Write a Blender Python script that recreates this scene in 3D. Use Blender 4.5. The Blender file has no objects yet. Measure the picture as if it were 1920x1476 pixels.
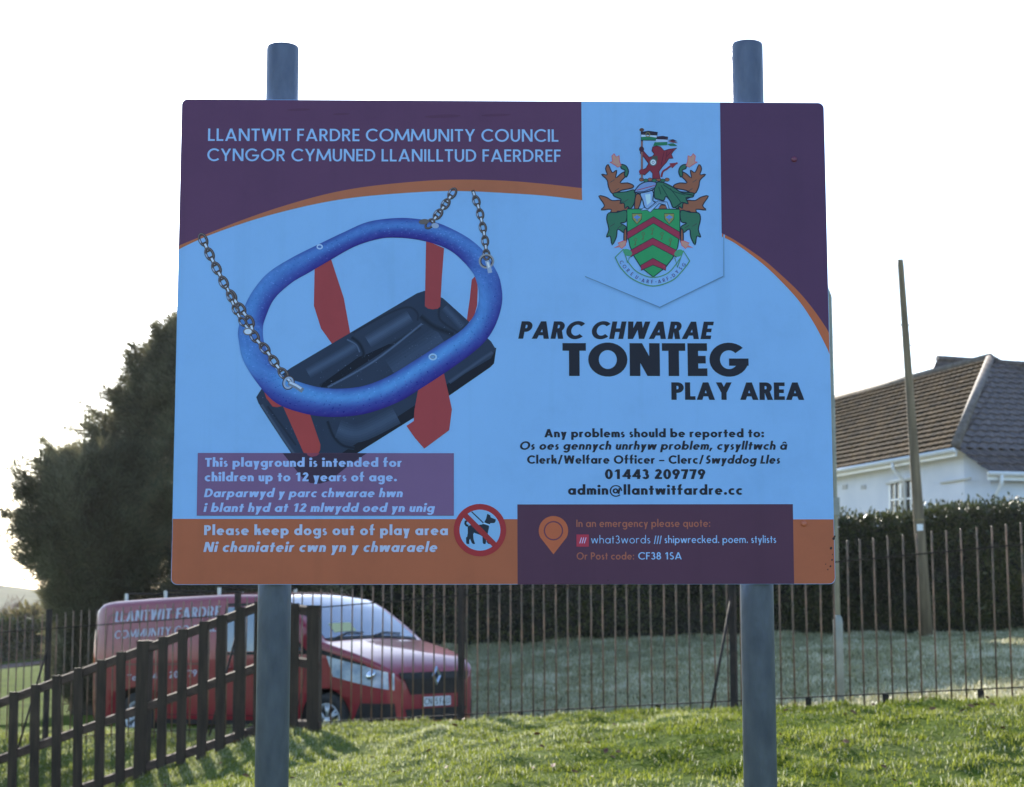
import bpy, bmesh, math, random
import numpy as np
from mathutils import Vector, Matrix

random.seed(7)
rng = np.random.default_rng(11)
S = bpy.context.scene
COL = S.collection

# ---------------------------------------------------------------- camera
EYE = 1.60                      # eye height above the ground at the photographer's feet
F_PX, PITCH, ROLL = 3331.0, 0.126472, -0.001446
cam_d = bpy.data.cameras.new("camera"); cam = bpy.data.objects.new("camera", cam_d); COL.objects.link(cam)
cam_d.sensor_fit = 'HORIZONTAL'; cam_d.sensor_width = 36.0; cam_d.lens = F_PX * 36.0 / 1920.0
cam_d.clip_start = 0.05; cam_d.clip_end = 20000
_fwd = Vector((0, math.cos(PITCH), math.sin(PITCH))); _up0 = Vector((0, -math.sin(PITCH), math.cos(PITCH))); _rt0 = Vector((1, 0, 0))
_rt = _rt0 * math.cos(ROLL) + _up0 * math.sin(ROLL)
_up = _up0 * math.cos(ROLL) - _rt0 * math.sin(ROLL)
M = Matrix.Identity(4)
for i in range(3):
    M[i][0] = _rt[i]; M[i][1] = _up[i]; M[i][2] = -_fwd[i]; M[i][3] = (0, 0, EYE)[i]
cam.matrix_world = M
cam_d.dof.use_dof = True; cam_d.dof.focus_distance = 3.22; cam_d.dof.aperture_fstop = 13.0
S.camera = cam

# ---------------------------------------------------------------- sky, sun, exposure
SUN_AZ, SUN_EL = math.radians(-13.5), math.radians(22)     # azimuth from +Y, negative = to the left
W_ = bpy.data.worlds.new("World"); S.world = W_; W_.use_nodes = True
nt = W_.node_tree; bg = nt.nodes["Background"]
sky = nt.nodes.new("ShaderNodeTexSky"); sky.sky_type = 'NISHITA'; sky.sun_disc = False
sky.sun_elevation = SUN_EL; sky.sun_rotation = SUN_AZ; sky.air_density = 1.0; sky.dust_density = 0.6; sky.ozone_density = 3.0
nt.links.new(sky.outputs[0], bg.inputs[0]); bg.inputs[1].default_value = 0.13
sun_d = bpy.data.lights.new("sun", 'SUN'); sun_d.energy = 4.4; sun_d.angle = math.radians(0.5); sun_d.color = (1.0, 0.93, 0.82)
sun = bpy.data.objects.new("sun", sun_d); COL.objects.link(sun)
SUNV = Vector((math.sin(SUN_AZ) * math.cos(SUN_EL), math.cos(SUN_AZ) * math.cos(SUN_EL), math.sin(SUN_EL)))
sun.rotation_euler = SUNV.to_track_quat('Z', 'Y').to_euler(); sun.location = (-20, 30, 30)
S.view_settings.view_transform = 'Standard'; S.view_settings.look = 'None'; S.view_settings.gamma = 1.0
S.view_settings.exposure = 1.5
S.render.engine = 'CYCLES'
S.cycles.max_bounces = 6; S.cycles.transparent_max_bounces = 8

# ---------------------------------------------------------------- helpers
def ray(px, py):
    x = (px - 960.0) / F_PX; y = (738.0 - py) / F_PX
    return _rt * x + _up * y + _fwd
def P(px, py, d):
    """the point at depth d (metres along +Y) that the photograph shows at pixel px, py"""
    r = ray(px, py); return Vector((0, 0, EYE)) + r * (d / r.y)
def tag(o, label=None, cat=None, group=None, kind=None):
    if label: o["label"] = label
    if cat: o["category"] = cat
    if group: o["group"] = group
    if kind: o["kind"] = kind
    return o
def empty(name, loc=(0, 0, 0), rz=0.0):
    o = bpy.data.objects.new(name, None); COL.objects.link(o)
    o.location = loc; o.rotation_euler = (0, 0, rz); o.empty_display_size = 0.2
    return o
def s2l(c):
    return tuple((v / 12.92 if v <= 0.04045 else ((v + 0.055) / 1.055) ** 2.4) for v in (x / 255.0 for x in c))

class MB:
    """collects faces and links them as ONE mesh object"""
    def __init__(self): self.v = []; self.f = []; self.m = []; self.mi = 0
    def add(self, vs, fs):
        b = len(self.v); self.v.extend([tuple(p) for p in vs])
        for q in fs: self.f.append([b + i for i in q]); self.m.append(self.mi)
    def box(self, c, s, mat=None):
        hx, hy, hz = s[0] / 2, s[1] / 2, s[2] / 2
        vs = [Vector((x, y, z)) for x in (-hx, hx) for y in (-hy, hy) for z in (-hz, hz)]
        if mat is not None: vs = [mat @ p for p in vs]
        vs = [p + Vector(c) for p in vs]
        self.add(vs, [(0, 1, 3, 2), (4, 6, 7, 5), (0, 4, 5, 1), (2, 3, 7, 6), (0, 2, 6, 4), (1, 5, 7, 3)])
    def bar(self, a, b, w, h, up=Vector((0, 0, 1)), ch=0.0):
        """rectangular bar a->b, w across, h along up"""
        a = Vector(a); b = Vector(b); d = (b - a).normalized(); s = d.cross(up).normalized(); u = s.cross(d)
        c = ch
        prof = [(-w/2 + c, -h/2), (w/2 - c, -h/2), (w/2, -h/2 + c), (w/2, h/2 - c), (w/2 - c, h/2), (-w/2 + c, h/2), (-w/2, h/2 - c), (-w/2, -h/2 + c)] if c else \
               [(-w/2, -h/2), (w/2, -h/2), (w/2, h/2), (-w/2, h/2)]
        n = len(prof); vs = [p + s * x + u * y for p in (a, b) for x, y in prof]
        fs = [(i, (i + 1) % n, n + (i + 1) % n, n + i) for i in range(n)] + [tuple(range(n))[::-1], tuple(range(n, 2 * n))]
        self.add(vs, fs)
    def tube(self, pts, rad, n=10, caps=True):
        pts = [Vector(p) for p in pts]; k = len(pts)
        if not hasattr(rad, '__len__'): rad = [rad] * k
        rings = []; pu = None
        for i, p in enumerate(pts):
            d = (pts[min(i + 1, k - 1)] - pts[max(i - 1, 0)]).normalized()
            u = pu if pu is not None else (Vector((0, 0, 1)) if abs(d.z) < 0.9 else Vector((1, 0, 0)))
            s = d.cross(u).normalized(); u = s.cross(d).normalized(); pu = u
            rings += [p + (s * math.cos(2 * math.pi * j / n) + u * math.sin(2 * math.pi * j / n)) * rad[i] for j in range(n)]
        fs = [(i * n + j, i * n + (j + 1) % n, (i + 1) * n + (j + 1) % n, (i + 1) * n + j) for i in range(k - 1) for j in range(n)]
        if caps: fs += [tuple(range(n))[::-1], tuple(range((k - 1) * n, k * n))]
        self.add(rings, fs)
    def lathe(self, prof, n=24, mat=None):
        vs = [Vector((r * math.cos(2 * math.pi * j / n), r * math.sin(2 * math.pi * j / n), z)) for r, z in prof for j in range(n)]
        if mat is not None: vs = [mat @ p for p in vs]
        k = len(prof)
        fs = [(i * n + j, i * n + (j + 1) % n, (i + 1) * n + (j + 1) % n, (i + 1) * n + j) for i in range(k - 1) for j in range(n)]
        fs += [tuple(range(n))[::-1], tuple(range((k - 1) * n, k * n))]
        self.add(vs, fs)
    def grid(self, fn, nu, nv):
        vs = [fn(i / nu, j / nv) for i in range(nu + 1) for j in range(nv + 1)]
        fs = [(i * (nv + 1) + j, (i + 1) * (nv + 1) + j, (i + 1) * (nv + 1) + j + 1, i * (nv + 1) + j + 1) for i in range(nu) for j in range(nv)]
        self.add(vs, fs)
    def build(self, name, mats, parent=None, smooth=False, weld=False, bevel=0):
        me = bpy.data.meshes.new(name); me.from_pydata(self.v, [], self.f)
        if not isinstance(mats, (list, tuple)): mats = [mats]
        for m in mats: me.materials.append(m)
        if len(mats) > 1: me.polygons.foreach_set("material_index", self.m)
        if weld or bevel or True:
            bm = bmesh.new(); bm.from_mesh(me)
            if weld: bmesh.ops.remove_doubles(bm, verts=bm.verts, dist=1e-5)
            bmesh.ops.recalc_face_normals(bm, faces=bm.faces)
            if bevel: bmesh.ops.bevel(bm, geom=bm.edges, offset=bevel, segments=2, affect='EDGES', profile=0.5)
            bm.to_mesh(me); bm.free()
        if smooth: me.polygons.foreach_set("use_smooth", [True] * len(me.polygons))
        o = bpy.data.objects.new(name, me); COL.objects.link(o)
        if parent is not None: o.parent = parent
        return o

def new_mat(name):
    m = bpy.data.materials.new(name); m.use_nodes = True
    return m, m.node_tree.nodes, m.node_tree.links, m.node_tree.nodes["Principled BSDF"]
def ramp(ns, stops):
    r = ns.new("ShaderNodeValToRGB"); e = r.color_ramp.elements
    while len(e) < len(stops): e.new(0.5)
    for k, (p, c) in enumerate(stops): e[k].position = p; e[k].color = (*c, 1) if len(c) == 3 else c
    return r
def mat(name, c1, c2=None, scale=4.0, rough=0.6, metal=0.0, spec=0.5, bump=0.0, bscale=None, coat=0.0, detail=5.0, stretch=None, lo=0.35, hi=0.65):
    """procedural material: noise between two colours, optional bump"""
    m, ns, ln, b = new_mat(name)
    b.inputs["Roughness"].default_value = rough; b.inputs["Metallic"].default_value = metal
    b.inputs["Specular IOR Level"].default_value = spec; b.inputs["Coat Weight"].default_value = coat; b.inputs["Coat Roughness"].default_value = 0.04
    tc = ns.new("ShaderNodeTexCoord"); src = tc.outputs["Object"]
    if stretch:
        mp = ns.new("ShaderNodeMapping"); mp.inputs["Scale"].default_value = stretch; ln.new(src, mp.inputs[0]); src = mp.outputs[0]
    n = ns.new("ShaderNodeTexNoise"); n.inputs["Scale"].default_value = scale; n.inputs["Detail"].default_value = detail; ln.new(src, n.inputs["Vector"])
    r = ramp(ns, [(lo, c1), (hi, c2 or c1)]); ln.new(n.outputs[0], r.inputs[0]); ln.new(r.outputs[0], b.inputs["Base Color"])
    if bump:
        n2 = ns.new("ShaderNodeTexNoise"); n2.inputs["Scale"].default_value = bscale or scale * 3; n2.inputs["Detail"].default_value = 6; ln.new(src, n2.inputs["Vector"])
        bp = ns.new("ShaderNodeBump"); bp.inputs["Strength"].default_value = bump; bp.inputs["Distance"].default_value = 0.02
        ln.new(n2.outputs[0], bp.inputs["Height"]); ln.new(bp.outputs[0], b.inputs["Normal"])
    return m

MT = {}
MT['galv'] = mat("galvanised_steel", (0.10, 0.109, 0.158), (0.16, 0.171, 0.228), 22, 0.48, 0.35, bump=0.12, stretch=(2, 2, .8), detail=9, lo=.25, hi=.75)
MT['wood_dark'] = mat("stained_wood", (0.026, 0.016, 0.010), (0.055, 0.034, 0.022), 6, 0.7, bump=0.25, bscale=40, stretch=(5, 5, .6), spec=.3)
MT['wood_rail'] = mat("stained_rail_wood", (0.06, 0.040, 0.032), (0.10, 0.066, 0.053), 6, 0.85, bump=0.15, bscale=40, stretch=(.6, 5, 5), spec=.08)
MT['rust'] = mat("painted_rusty_steel", (0.10, 0.065, 0.045), (0.30, 0.15, 0.085), 7, 0.5, 0.1, bump=0.15, lo=.4, hi=.7)
MT['steel_dark'] = mat("dark_painted_steel", (0.025, 0.021, 0.019), (0.05, 0.036, 0.03), 8, 0.75, 0.0, spec=.2, bump=0.1)
MT['pole'] = mat("weathered_pole_wood", (0.13, 0.095, 0.055), (0.24, 0.175, 0.10), 3, 0.8, bump=0.3, bscale=12, stretch=(4, 4, .4))
MT['lamp_grey'] = mat("grey_column_paint", (0.20, 0.22, 0.21), (0.27, 0.29, 0.27), 5, 0.6, 0.1)
MT['white'] = mat("white_render", (0.68, 0.71, 0.78), (0.76, 0.78, 0.84), 1.2, 0.85, bump=0.1, bscale=60)
MT['white_trim'] = mat("white_plastic_trim", (0.78, 0.78, 0.78), (0.82, 0.82, 0.82), 3, 0.35)
MT['glass_dark'] = mat("dark_window_glass", (0.02, 0.024, 0.028), (0.03, 0.034, 0.04), 2, 0.05, spec=0.8)
MT['trunk'] = mat("bark", (0.06, 0.045, 0.032), (0.10, 0.08, 0.06), 8, 0.9, bump=0.5)

# value noise for the terrain
_tab = rng.random((256, 256))
def vnoise(x, y):
    x = np.asarray(x, float); y = np.asarray(y, float); xi = np.floor(x).astype(int); yi = np.floor(y).astype(int); fx = x - xi; fy = y - yi
    fx = fx * fx * (3 - 2 * fx); fy = fy * fy * (3 - 2 * fy)
    t = lambda a, b: _tab[a % 256, b % 256]
    return (t(xi, yi) * (1 - fx) + t(xi + 1, yi) * fx) * (1 - fy) + (t(xi, yi + 1) * (1 - fx) + t(xi + 1, yi + 1) * fx) * fy - 0.5

# ---------------------------------------------------------------- ground
FA = math.atan(0.62)                                   # the railing runs away to the left at this angle
FDIR = Vector((math.cos(FA), -math.sin(FA), 0)); FP0 = Vector((0, 15.35, 0))
def fence_at_px(px):
    """point in plan where the railing line crosses the view line of column px"""
    k = (px - 960.0) / F_PX * 1.008
    t = k * 15.35 / (FDIR.x - k * FDIR.y); return FP0 + FDIR * t, t
def fence_y(x): return 15.35 - 0.62 * x
gp = []
for x, y, h in [(0,0,-1.6),(-3,0,-1.72),(3,0,-1.55),(0,-6,-1.7),(-8,-4,-2.0),(8,-4,-1.5),(0,3.2,-1.46),(3,3.2,-1.36),(-3,3.2,-1.66),
                (3.65,20,-.98),(0,6,-1.2),(2.6,6,-1.06),(-2.2,6,-1.42),(-4.5,8,-1.9),(-7,12,-2.0),(6,8,-.8),
                (-2.2,22,-1.5),(-4.5,24.3,-1.5),(-6.5,26,-1.5),(-1.2,20.5,-1.42),(-.4,24,-1.32),(-2.5,19,-1.25),
                (-5.4,33,-1.5),(-12,30,-1.6),(-14,18,-1.7),(12,20,-.2),(14,37,.35),(0,48,.6),(12,48,1.0),(-30,70,-1.6),(30,70,1.2),(0,75,.6)]:
    gp.append((x, y, h))
def gpx(px, py, d):
    p = P(px, py, d); gp.append((p.x, p.y, p.z - EYE))
for a in [(960,1497,9),(1500,1490,9),(1900,1480,9),(620,1505,9.5),(960,1352,14.6),(1400,1336,13.3),(1900,1322,12.0),(700,1362,15.2),(595,1370,15.2),
          (950,1356,15.5),(1400,1340,14.4),(1900,1328,13.0),(700,1366,16.2),
          (480,1386,15.1),(400,1416,15.3),(268,1462,15.6),(100,1530,15.9),(0,1575,16.0),(480,1371,17.0),(240,1374,17.9),(0,1378,19.0),
          (480,1482,11.2),(300,1500,12.3),(100,1610,13.0),(600,1440,12.0),
          (1000,1203,37),(1600,1187,37),(1920,1179,37),(760,1216,37),(1750,1250,25),(1400,1250,26),
          (60,1272,40),(160,1266,40),(80,1247,54),(0,1241,60)]:
    gpx(*a)
gp = np.array(gp)
def _tps(r2): return np.where(r2 > 1e-12, 0.5 * r2 * np.log(np.maximum(r2, 1e-12)), 0.0)
_n = len(gp); _A = np.zeros((_n + 3, _n + 3))
_A[:_n, :_n] = _tps((gp[:, None, 0] - gp[None, :, 0]) ** 2 + (gp[:, None, 1] - gp[None, :, 1]) ** 2) + np.eye(_n) * 0.02
_A[:_n, _n] = 1; _A[:_n, _n + 1] = gp[:, 0]; _A[:_n, _n + 2] = gp[:, 1]; _A[_n:, :_n] = _A[:_n, _n:].T
_w = np.linalg.solve(_A, np.concatenate([gp[:, 2], [0, 0, 0]]))
def hbase(x, y):
    x = np.asarray(x, float); y = np.asarray(y, float)
    xc = np.clip(x, -30, 30); yc = np.clip(y, -8, 75)
    z = np.zeros(x.shape) + _w[_n] + _w[_n + 1] * xc + _w[_n + 2] * yc
    for k in range(_n): z = z + _w[k] * _tps((xc - gp[k, 0]) ** 2 + (yc - gp[k, 1]) ** 2)
    far = np.clip((np.hypot(x, y - 20) - 60) / 120.0, 0, 1)
    return z * (1 - far) + (-1.8) * far
def hground(x, y):
    x = np.asarray(x, float); y = np.asarray(y, float)
    b = 0.06 * vnoise(x * 1.6 + 7, y * 1.3) + 0.07 * vnoise(x * 3.7, y * 2.9 + 3) + 0.04 * vnoise(x * 8, y * 6.5)
    return hbase(x, y) + b * (1 - np.clip((np.hypot(x, y - 15) - 25) / 40.0, 0, 1)) + EYE
def gz(x, y): return float(hground(np.array([x]), np.array([y]))[0])

def frost_of(x, y):
    """how much frost lies on the grass: behind the railing on the right, patchy in front of it"""
    f = np.clip((y - fence_y(x) + 0.1) / 0.4, 0, 1) * np.clip((x + 2.2) / 1.0, 0, 1)
    p = 0.16 * np.clip(vnoise(x * 0.9 + 3, y * 0.6) * 3 + 0.35 - x * 0.16, 0, 1) * (y < fence_y(x) + 1)
    return np.clip(np.maximum(f, p), 0, 1)
def axis(*segs):
    out = []
    for a, b, s in segs: out += list(np.arange(a, b, s))
    return np.array(out + [segs[-1][1]])
xs = axis((-3900, -1500, 800), (-1500, -200, 260), (-200, -30, 17), (-30, -9, 1.0), (-9, 9, 0.09), (9, 30, 1.0), (30, 200, 17), (200, 1500, 260), (1500, 3900, 800))
ys = axis((-400, -20, 38), (-20, 7, 0.6), (7, 19, 0.09), (19, 45, 0.35), (45, 80, 2.0), (80, 300, 22), (300, 1500, 150), (1500, 3900, 600))
GX, GY = np.meshgrid(xs, ys, indexing='ij'); GZ = hground(GX.ravel(), GY.ravel())
me = bpy.data.meshes.new("ground")
ni, nj = GX.shape; idx = np.arange(ni * nj).reshape(ni, nj)
quads = np.stack([idx[:-1, :-1], idx[1:, :-1], idx[1:, 1:], idx[:-1, 1:]], -1).reshape(-1, 4)
def np_mesh(me, verts, faces):
    nf, k = faces.shape
    me.vertices.add(len(verts)); me.vertices.foreach_set("co", np.ascontiguousarray(verts, np.float32).ravel())
    me.loops.add(nf * k); me.loops.foreach_set("vertex_index", np.ascontiguousarray(faces, np.int32).ravel())
    me.polygons.add(nf); me.polygons.foreach_set("loop_start", np.arange(0, nf * k, k, dtype=np.int32)); me.polygons.foreach_set("loop_total", np.full(nf, k, np.int32))
    me.update(calc_edges=True)
def np_attr(me, name, vals):
    a = me.attributes.new(name, 'FLOAT', 'POINT'); a.data.foreach_set("value", np.ascontiguousarray(vals, np.float32))
np_mesh(me, np.stack([GX.ravel(), GY.ravel(), GZ], 1), quads); np_attr(me, "frost", frost_of(GX.ravel(), GY.ravel()))
me.polygons.foreach_set("use_smooth", [True] * len(me.polygons))
def ground_mat():
    m, ns, ln, b = new_mat("turf"); b.inputs["Roughness"].default_value = 1.0; b.inputs["Specular IOR Level"].default_value = 0.02
    tc = ns.new("ShaderNodeTexCoord")
    n1 = ns.new("ShaderNodeTexNoise"); n1.inputs["Scale"].default_value = 3.0; n1.inputs["Detail"].default_value = 8; ln.new(tc.outputs["Object"], n1.inputs["Vector"])
    n2 = ns.new("ShaderNodeTexNoise"); n2.inputs["Scale"].default_value = 26.0; n2.inputs["Detail"].default_value = 6; ln.new(tc.outputs["Object"], n2.inputs["Vector"])
    r1 = ramp(ns, [(0.3, (0.045, 0.075, 0.007)), (0.7, (0.085, 0.125, 0.012))]); ln.new(n1.outputs[0], r1.inputs[0])
    r2 = ramp(ns, [(0.3, (0.18, 0.17, 0.08)), (0.7, (0.44, 0.41, 0.24))]); ln.new(n2.outputs[0], r2.inputs[0])
    at = ns.new("ShaderNodeAttribute"); at.attribute_name = "frost"
    mx = ns.new("ShaderNodeMix"); mx.data_type = 'RGBA'; ln.new(at.outputs["Fac"], mx.inputs["Factor"]); ln.new(r1.outputs[0], mx.inputs["A"]); ln.new(r2.outputs[0], mx.inputs["B"])
    ln.new(mx.outputs["Result"], b.inputs["Base Color"])
    bp = ns.new("ShaderNodeBump"); bp.inputs["Strength"].default_value = 0.8; bp.inputs["Distance"].default_value = 0.05; ln.new(n2.outputs[0], bp.inputs["Height"]); ln.new(bp.outputs[0], b.inputs["Normal"])
    return m
me.materials.append(ground_mat())
o = bpy.data.objects.new("ground", me); COL.objects.link(o); o["kind"] = "structure"

# grass: real blades, in tufts
def leafy_mat(name, stops, trans=0.45, attr="tone", rough=0.55, spec=0.3):
    m, ns, ln, b = new_mat(name); out = ns["Material Output"]
    at = ns.new("ShaderNodeAttribute"); at.attribute_name = attr
    r = ramp(ns, stops); ln.new(at.outputs["Fac"], r.inputs[0]); ln.new(r.outputs[0], b.inputs["Base Color"])
    b.inputs["Roughness"].default_value = rough; b.inputs["Specular IOR Level"].default_value = spec
    t = ns.new("ShaderNodeBsdfTranslucent"); ln.new(r.outputs[0], t.inputs[0])
    mx = ns.new("ShaderNodeMixShader"); mx.inputs[0].default_value = trans
    ln.new(b.outputs[0], mx.inputs[1]); ln.new(t.outputs[0], mx.inputs[2]); ln.new(mx.outputs[0], out.inputs[0])
    return m
def blades(name, x, y, ln_, wd, tone, m, label, cat="grass"):
    n = len(x); z = hground(x, y) - 0.005
    az = rng.random(n) * 2 * np.pi; tilt = 0.35 + 1.0 * rng.random(n)
    dx, dy = np.cos(az), np.sin(az); sx, sy = -dy, dx
    h1 = ln_ * 0.55; o1 = np.sin(tilt * 0.6) * h1; z1 = np.cos(tilt * 0.6) * h1
    h2 = ln_ * 0.45; o2 = o1 + np.sin(tilt * 1.3) * h2; z2 = z1 + np.cos(tilt * 1.3) * h2
    V = np.empty((n, 5, 3))
    V[:, 0] = np.stack([x - sx * wd, y - sy * wd, z], 1); V[:, 1] = np.stack([x + sx * wd, y + sy * wd, z], 1)
    V[:, 2] = np.stack([x + sx * wd * .8 + dx * o1, y + sy * wd * .8 + dy * o1, z + z1], 1); V[:, 3] = np.stack([x - sx * wd * .8 + dx * o1, y - sy * wd * .8 + dy * o1, z + z1], 1)
    V[:, 4] = np.stack([x + dx * o2, y + dy * o2, z + z2], 1)
    b = np.arange(n)[:, None] * 5
    F = np.concatenate([b + np.array([[0, 1, 2]]), b + np.array([[0, 2, 3]]), b + np.array([[3, 2, 4]])])
    me = bpy.data.meshes.new(name); np_mesh(me, V.reshape(-1, 3), F); np_attr(me, "tone", np.repeat(tone, 5)); me.materials.append(m)
    o = bpy.data.objects.new(name, me); COL.objects.link(o); tag(o, label, cat, kind="stuff"); return o
def in_view(x, y, mg=0.6): return np.abs(x) < 0.293 * y + mg
NB = 640000
gx = rng.uniform(-6.2, 5.4, NB); gy = rng.uniform(8.3, 19.5, NB)
fy = fence_y(gx)
keep = in_view(gx, gy) & (gy < np.where(gx < -1.2, fy + 0.6, fy + 0.35)) & (gy > 8.3)
cl = vnoise(gx * 5.5, gy * 4.5) + 0.6 * vnoise(gx * 13, gy * 11 + 5)
keep &= (rng.random(NB) < 0.55 + 0.9 * cl)
gx, gy, cl = gx[keep], gy[keep], cl[keep]
tone = np.clip(0.42 + 0.75 * vnoise(gx * 1.7, gy * 1.3 + 9) + 0.35 * rng.normal(size=len(gx)) * 0.5 + 0.25 * frost_of(gx, gy), 0, 1)
dry = rng.random(len(gx)) < 0.05 + 1.1 * frost_of(gx, gy); tone[dry] = 0.85 + 0.15 * rng.random(dry.sum())
edge = np.clip(1 - np.abs(gy - fence_y(gx)) / 0.5, 0, 1)
blades("grass", gx, gy, (0.018 + 0.030 * rng.random(len(gx)) + 0.035 * np.clip(cl, 0, 1) + 0.05 * edge * rng.random(len(gx))), 0.0018 + 0.0018 * rng.random(len(gx)), tone,
       leafy_mat("grass_blades", [(0.0, (0.06, 0.09, 0.010)), (0.35, (0.155, 0.19, 0.018)), (0.65, (0.26, 0.28, 0.04)), (0.85, (0.35, 0.36, 0.17)), (1.0, (0.46, 0.47, 0.34))], .55, rough=.65, spec=.12),
       "lit green winter grass covering the bank in front of the railing")
NF = 230000
fx_ = rng.uniform(-2.4, 12, NF); fyy = 14 + 24 * rng.random(NF) ** 0.8
keep = in_view(fx_, fyy, .8) & (fyy > fence_y(fx_) + 0.3) & ((fx_ > -0.6) | (fyy > 26))
cl = vnoise(fx_ * 2.2, fyy * 1.3) + .5 * vnoise(fx_ * 6, fyy * 4)
keep &= rng.random(NF) < 0.6 + 0.8 * cl
fx_, fyy, cl = fx_[keep], fyy[keep], cl[keep]
blades("frosty_grass", fx_, fyy, 0.04 + 0.05 * rng.random(len(fx_)) + .03 * np.clip(cl, 0, 1), 0.006 + 0.004 * rng.random(len(fx_)), np.clip(0.5 + 0.7 * cl + 0.2 * rng.normal(size=len(fx_)), 0, 1),
       leafy_mat("frosted_blades", [(0.0, (0.10, 0.10, 0.035)), (0.4, (0.30, 0.29, 0.14)), (0.75, (0.54, 0.50, 0.31)), (1.0, (0.74, 0.69, 0.50))], 0.3),
       "pale frosted grass in the shade between railing and hedge")
# fallen leaves scattered on the bank
mb = MB()
leaf_m = mat("dead_leaf", (0.10, 0.035, 0.015), (0.22, 0.10, 0.04), 30, 0.8)
for k in range(170):
    y = random.uniform(8.8, 15.5); x = random.uniform(-.27, .29) * y
    if y > fence_y(x) - .2: continue
    z = gz(x, y) + random.uniform(.02, .05); s = random.uniform(.012, .028); R = Matrix.Rotation(random.uniform(0, 6.3), 3, 'Z') @ Matrix.Rotation(random.uniform(-.9, .9), 3, 'X') @ Matrix.Rotation(random.uniform(-.6, .6), 3, 'Y')
    mb.add([R @ Vector(p) * s + Vector((x, y, z)) for p in ((-1, 0, 0), (-.3, .55, .15), (.6, .45, .1), (1.2, 0, 0), (.6, -.5, .12), (-.3, -.5, .1))], [(0, 1, 2, 3), (0, 3, 4, 5)])
tag(mb.build("fallen_leaves", leaf_m), "small brown dead leaves lying on the lit grass bank", "leaves", kind="stuff")

# road strip far left and the dark ground beyond
mb = MB(); pts = []
for k in range(31):
    x = -40 + k * 1.2; y0, y1 = 50 - .12 * x * .3, 57 - .12 * x * .3
    pts += [Vector((x, y0, gz(x, y0) + .02)), Vector((x, y1, gz(x, y1) + .02))]
mb.add(pts, [(2 * k, 2 * k + 2, 2 * k + 3, 2 * k + 1) for k in range(30)])
o = mb.build("road", mat("asphalt", (0.035, 0.035, 0.042), (0.05, 0.05, 0.058), 2, 1.0, spec=0.0, bump=0.1)); o["kind"] = "structure"

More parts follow.
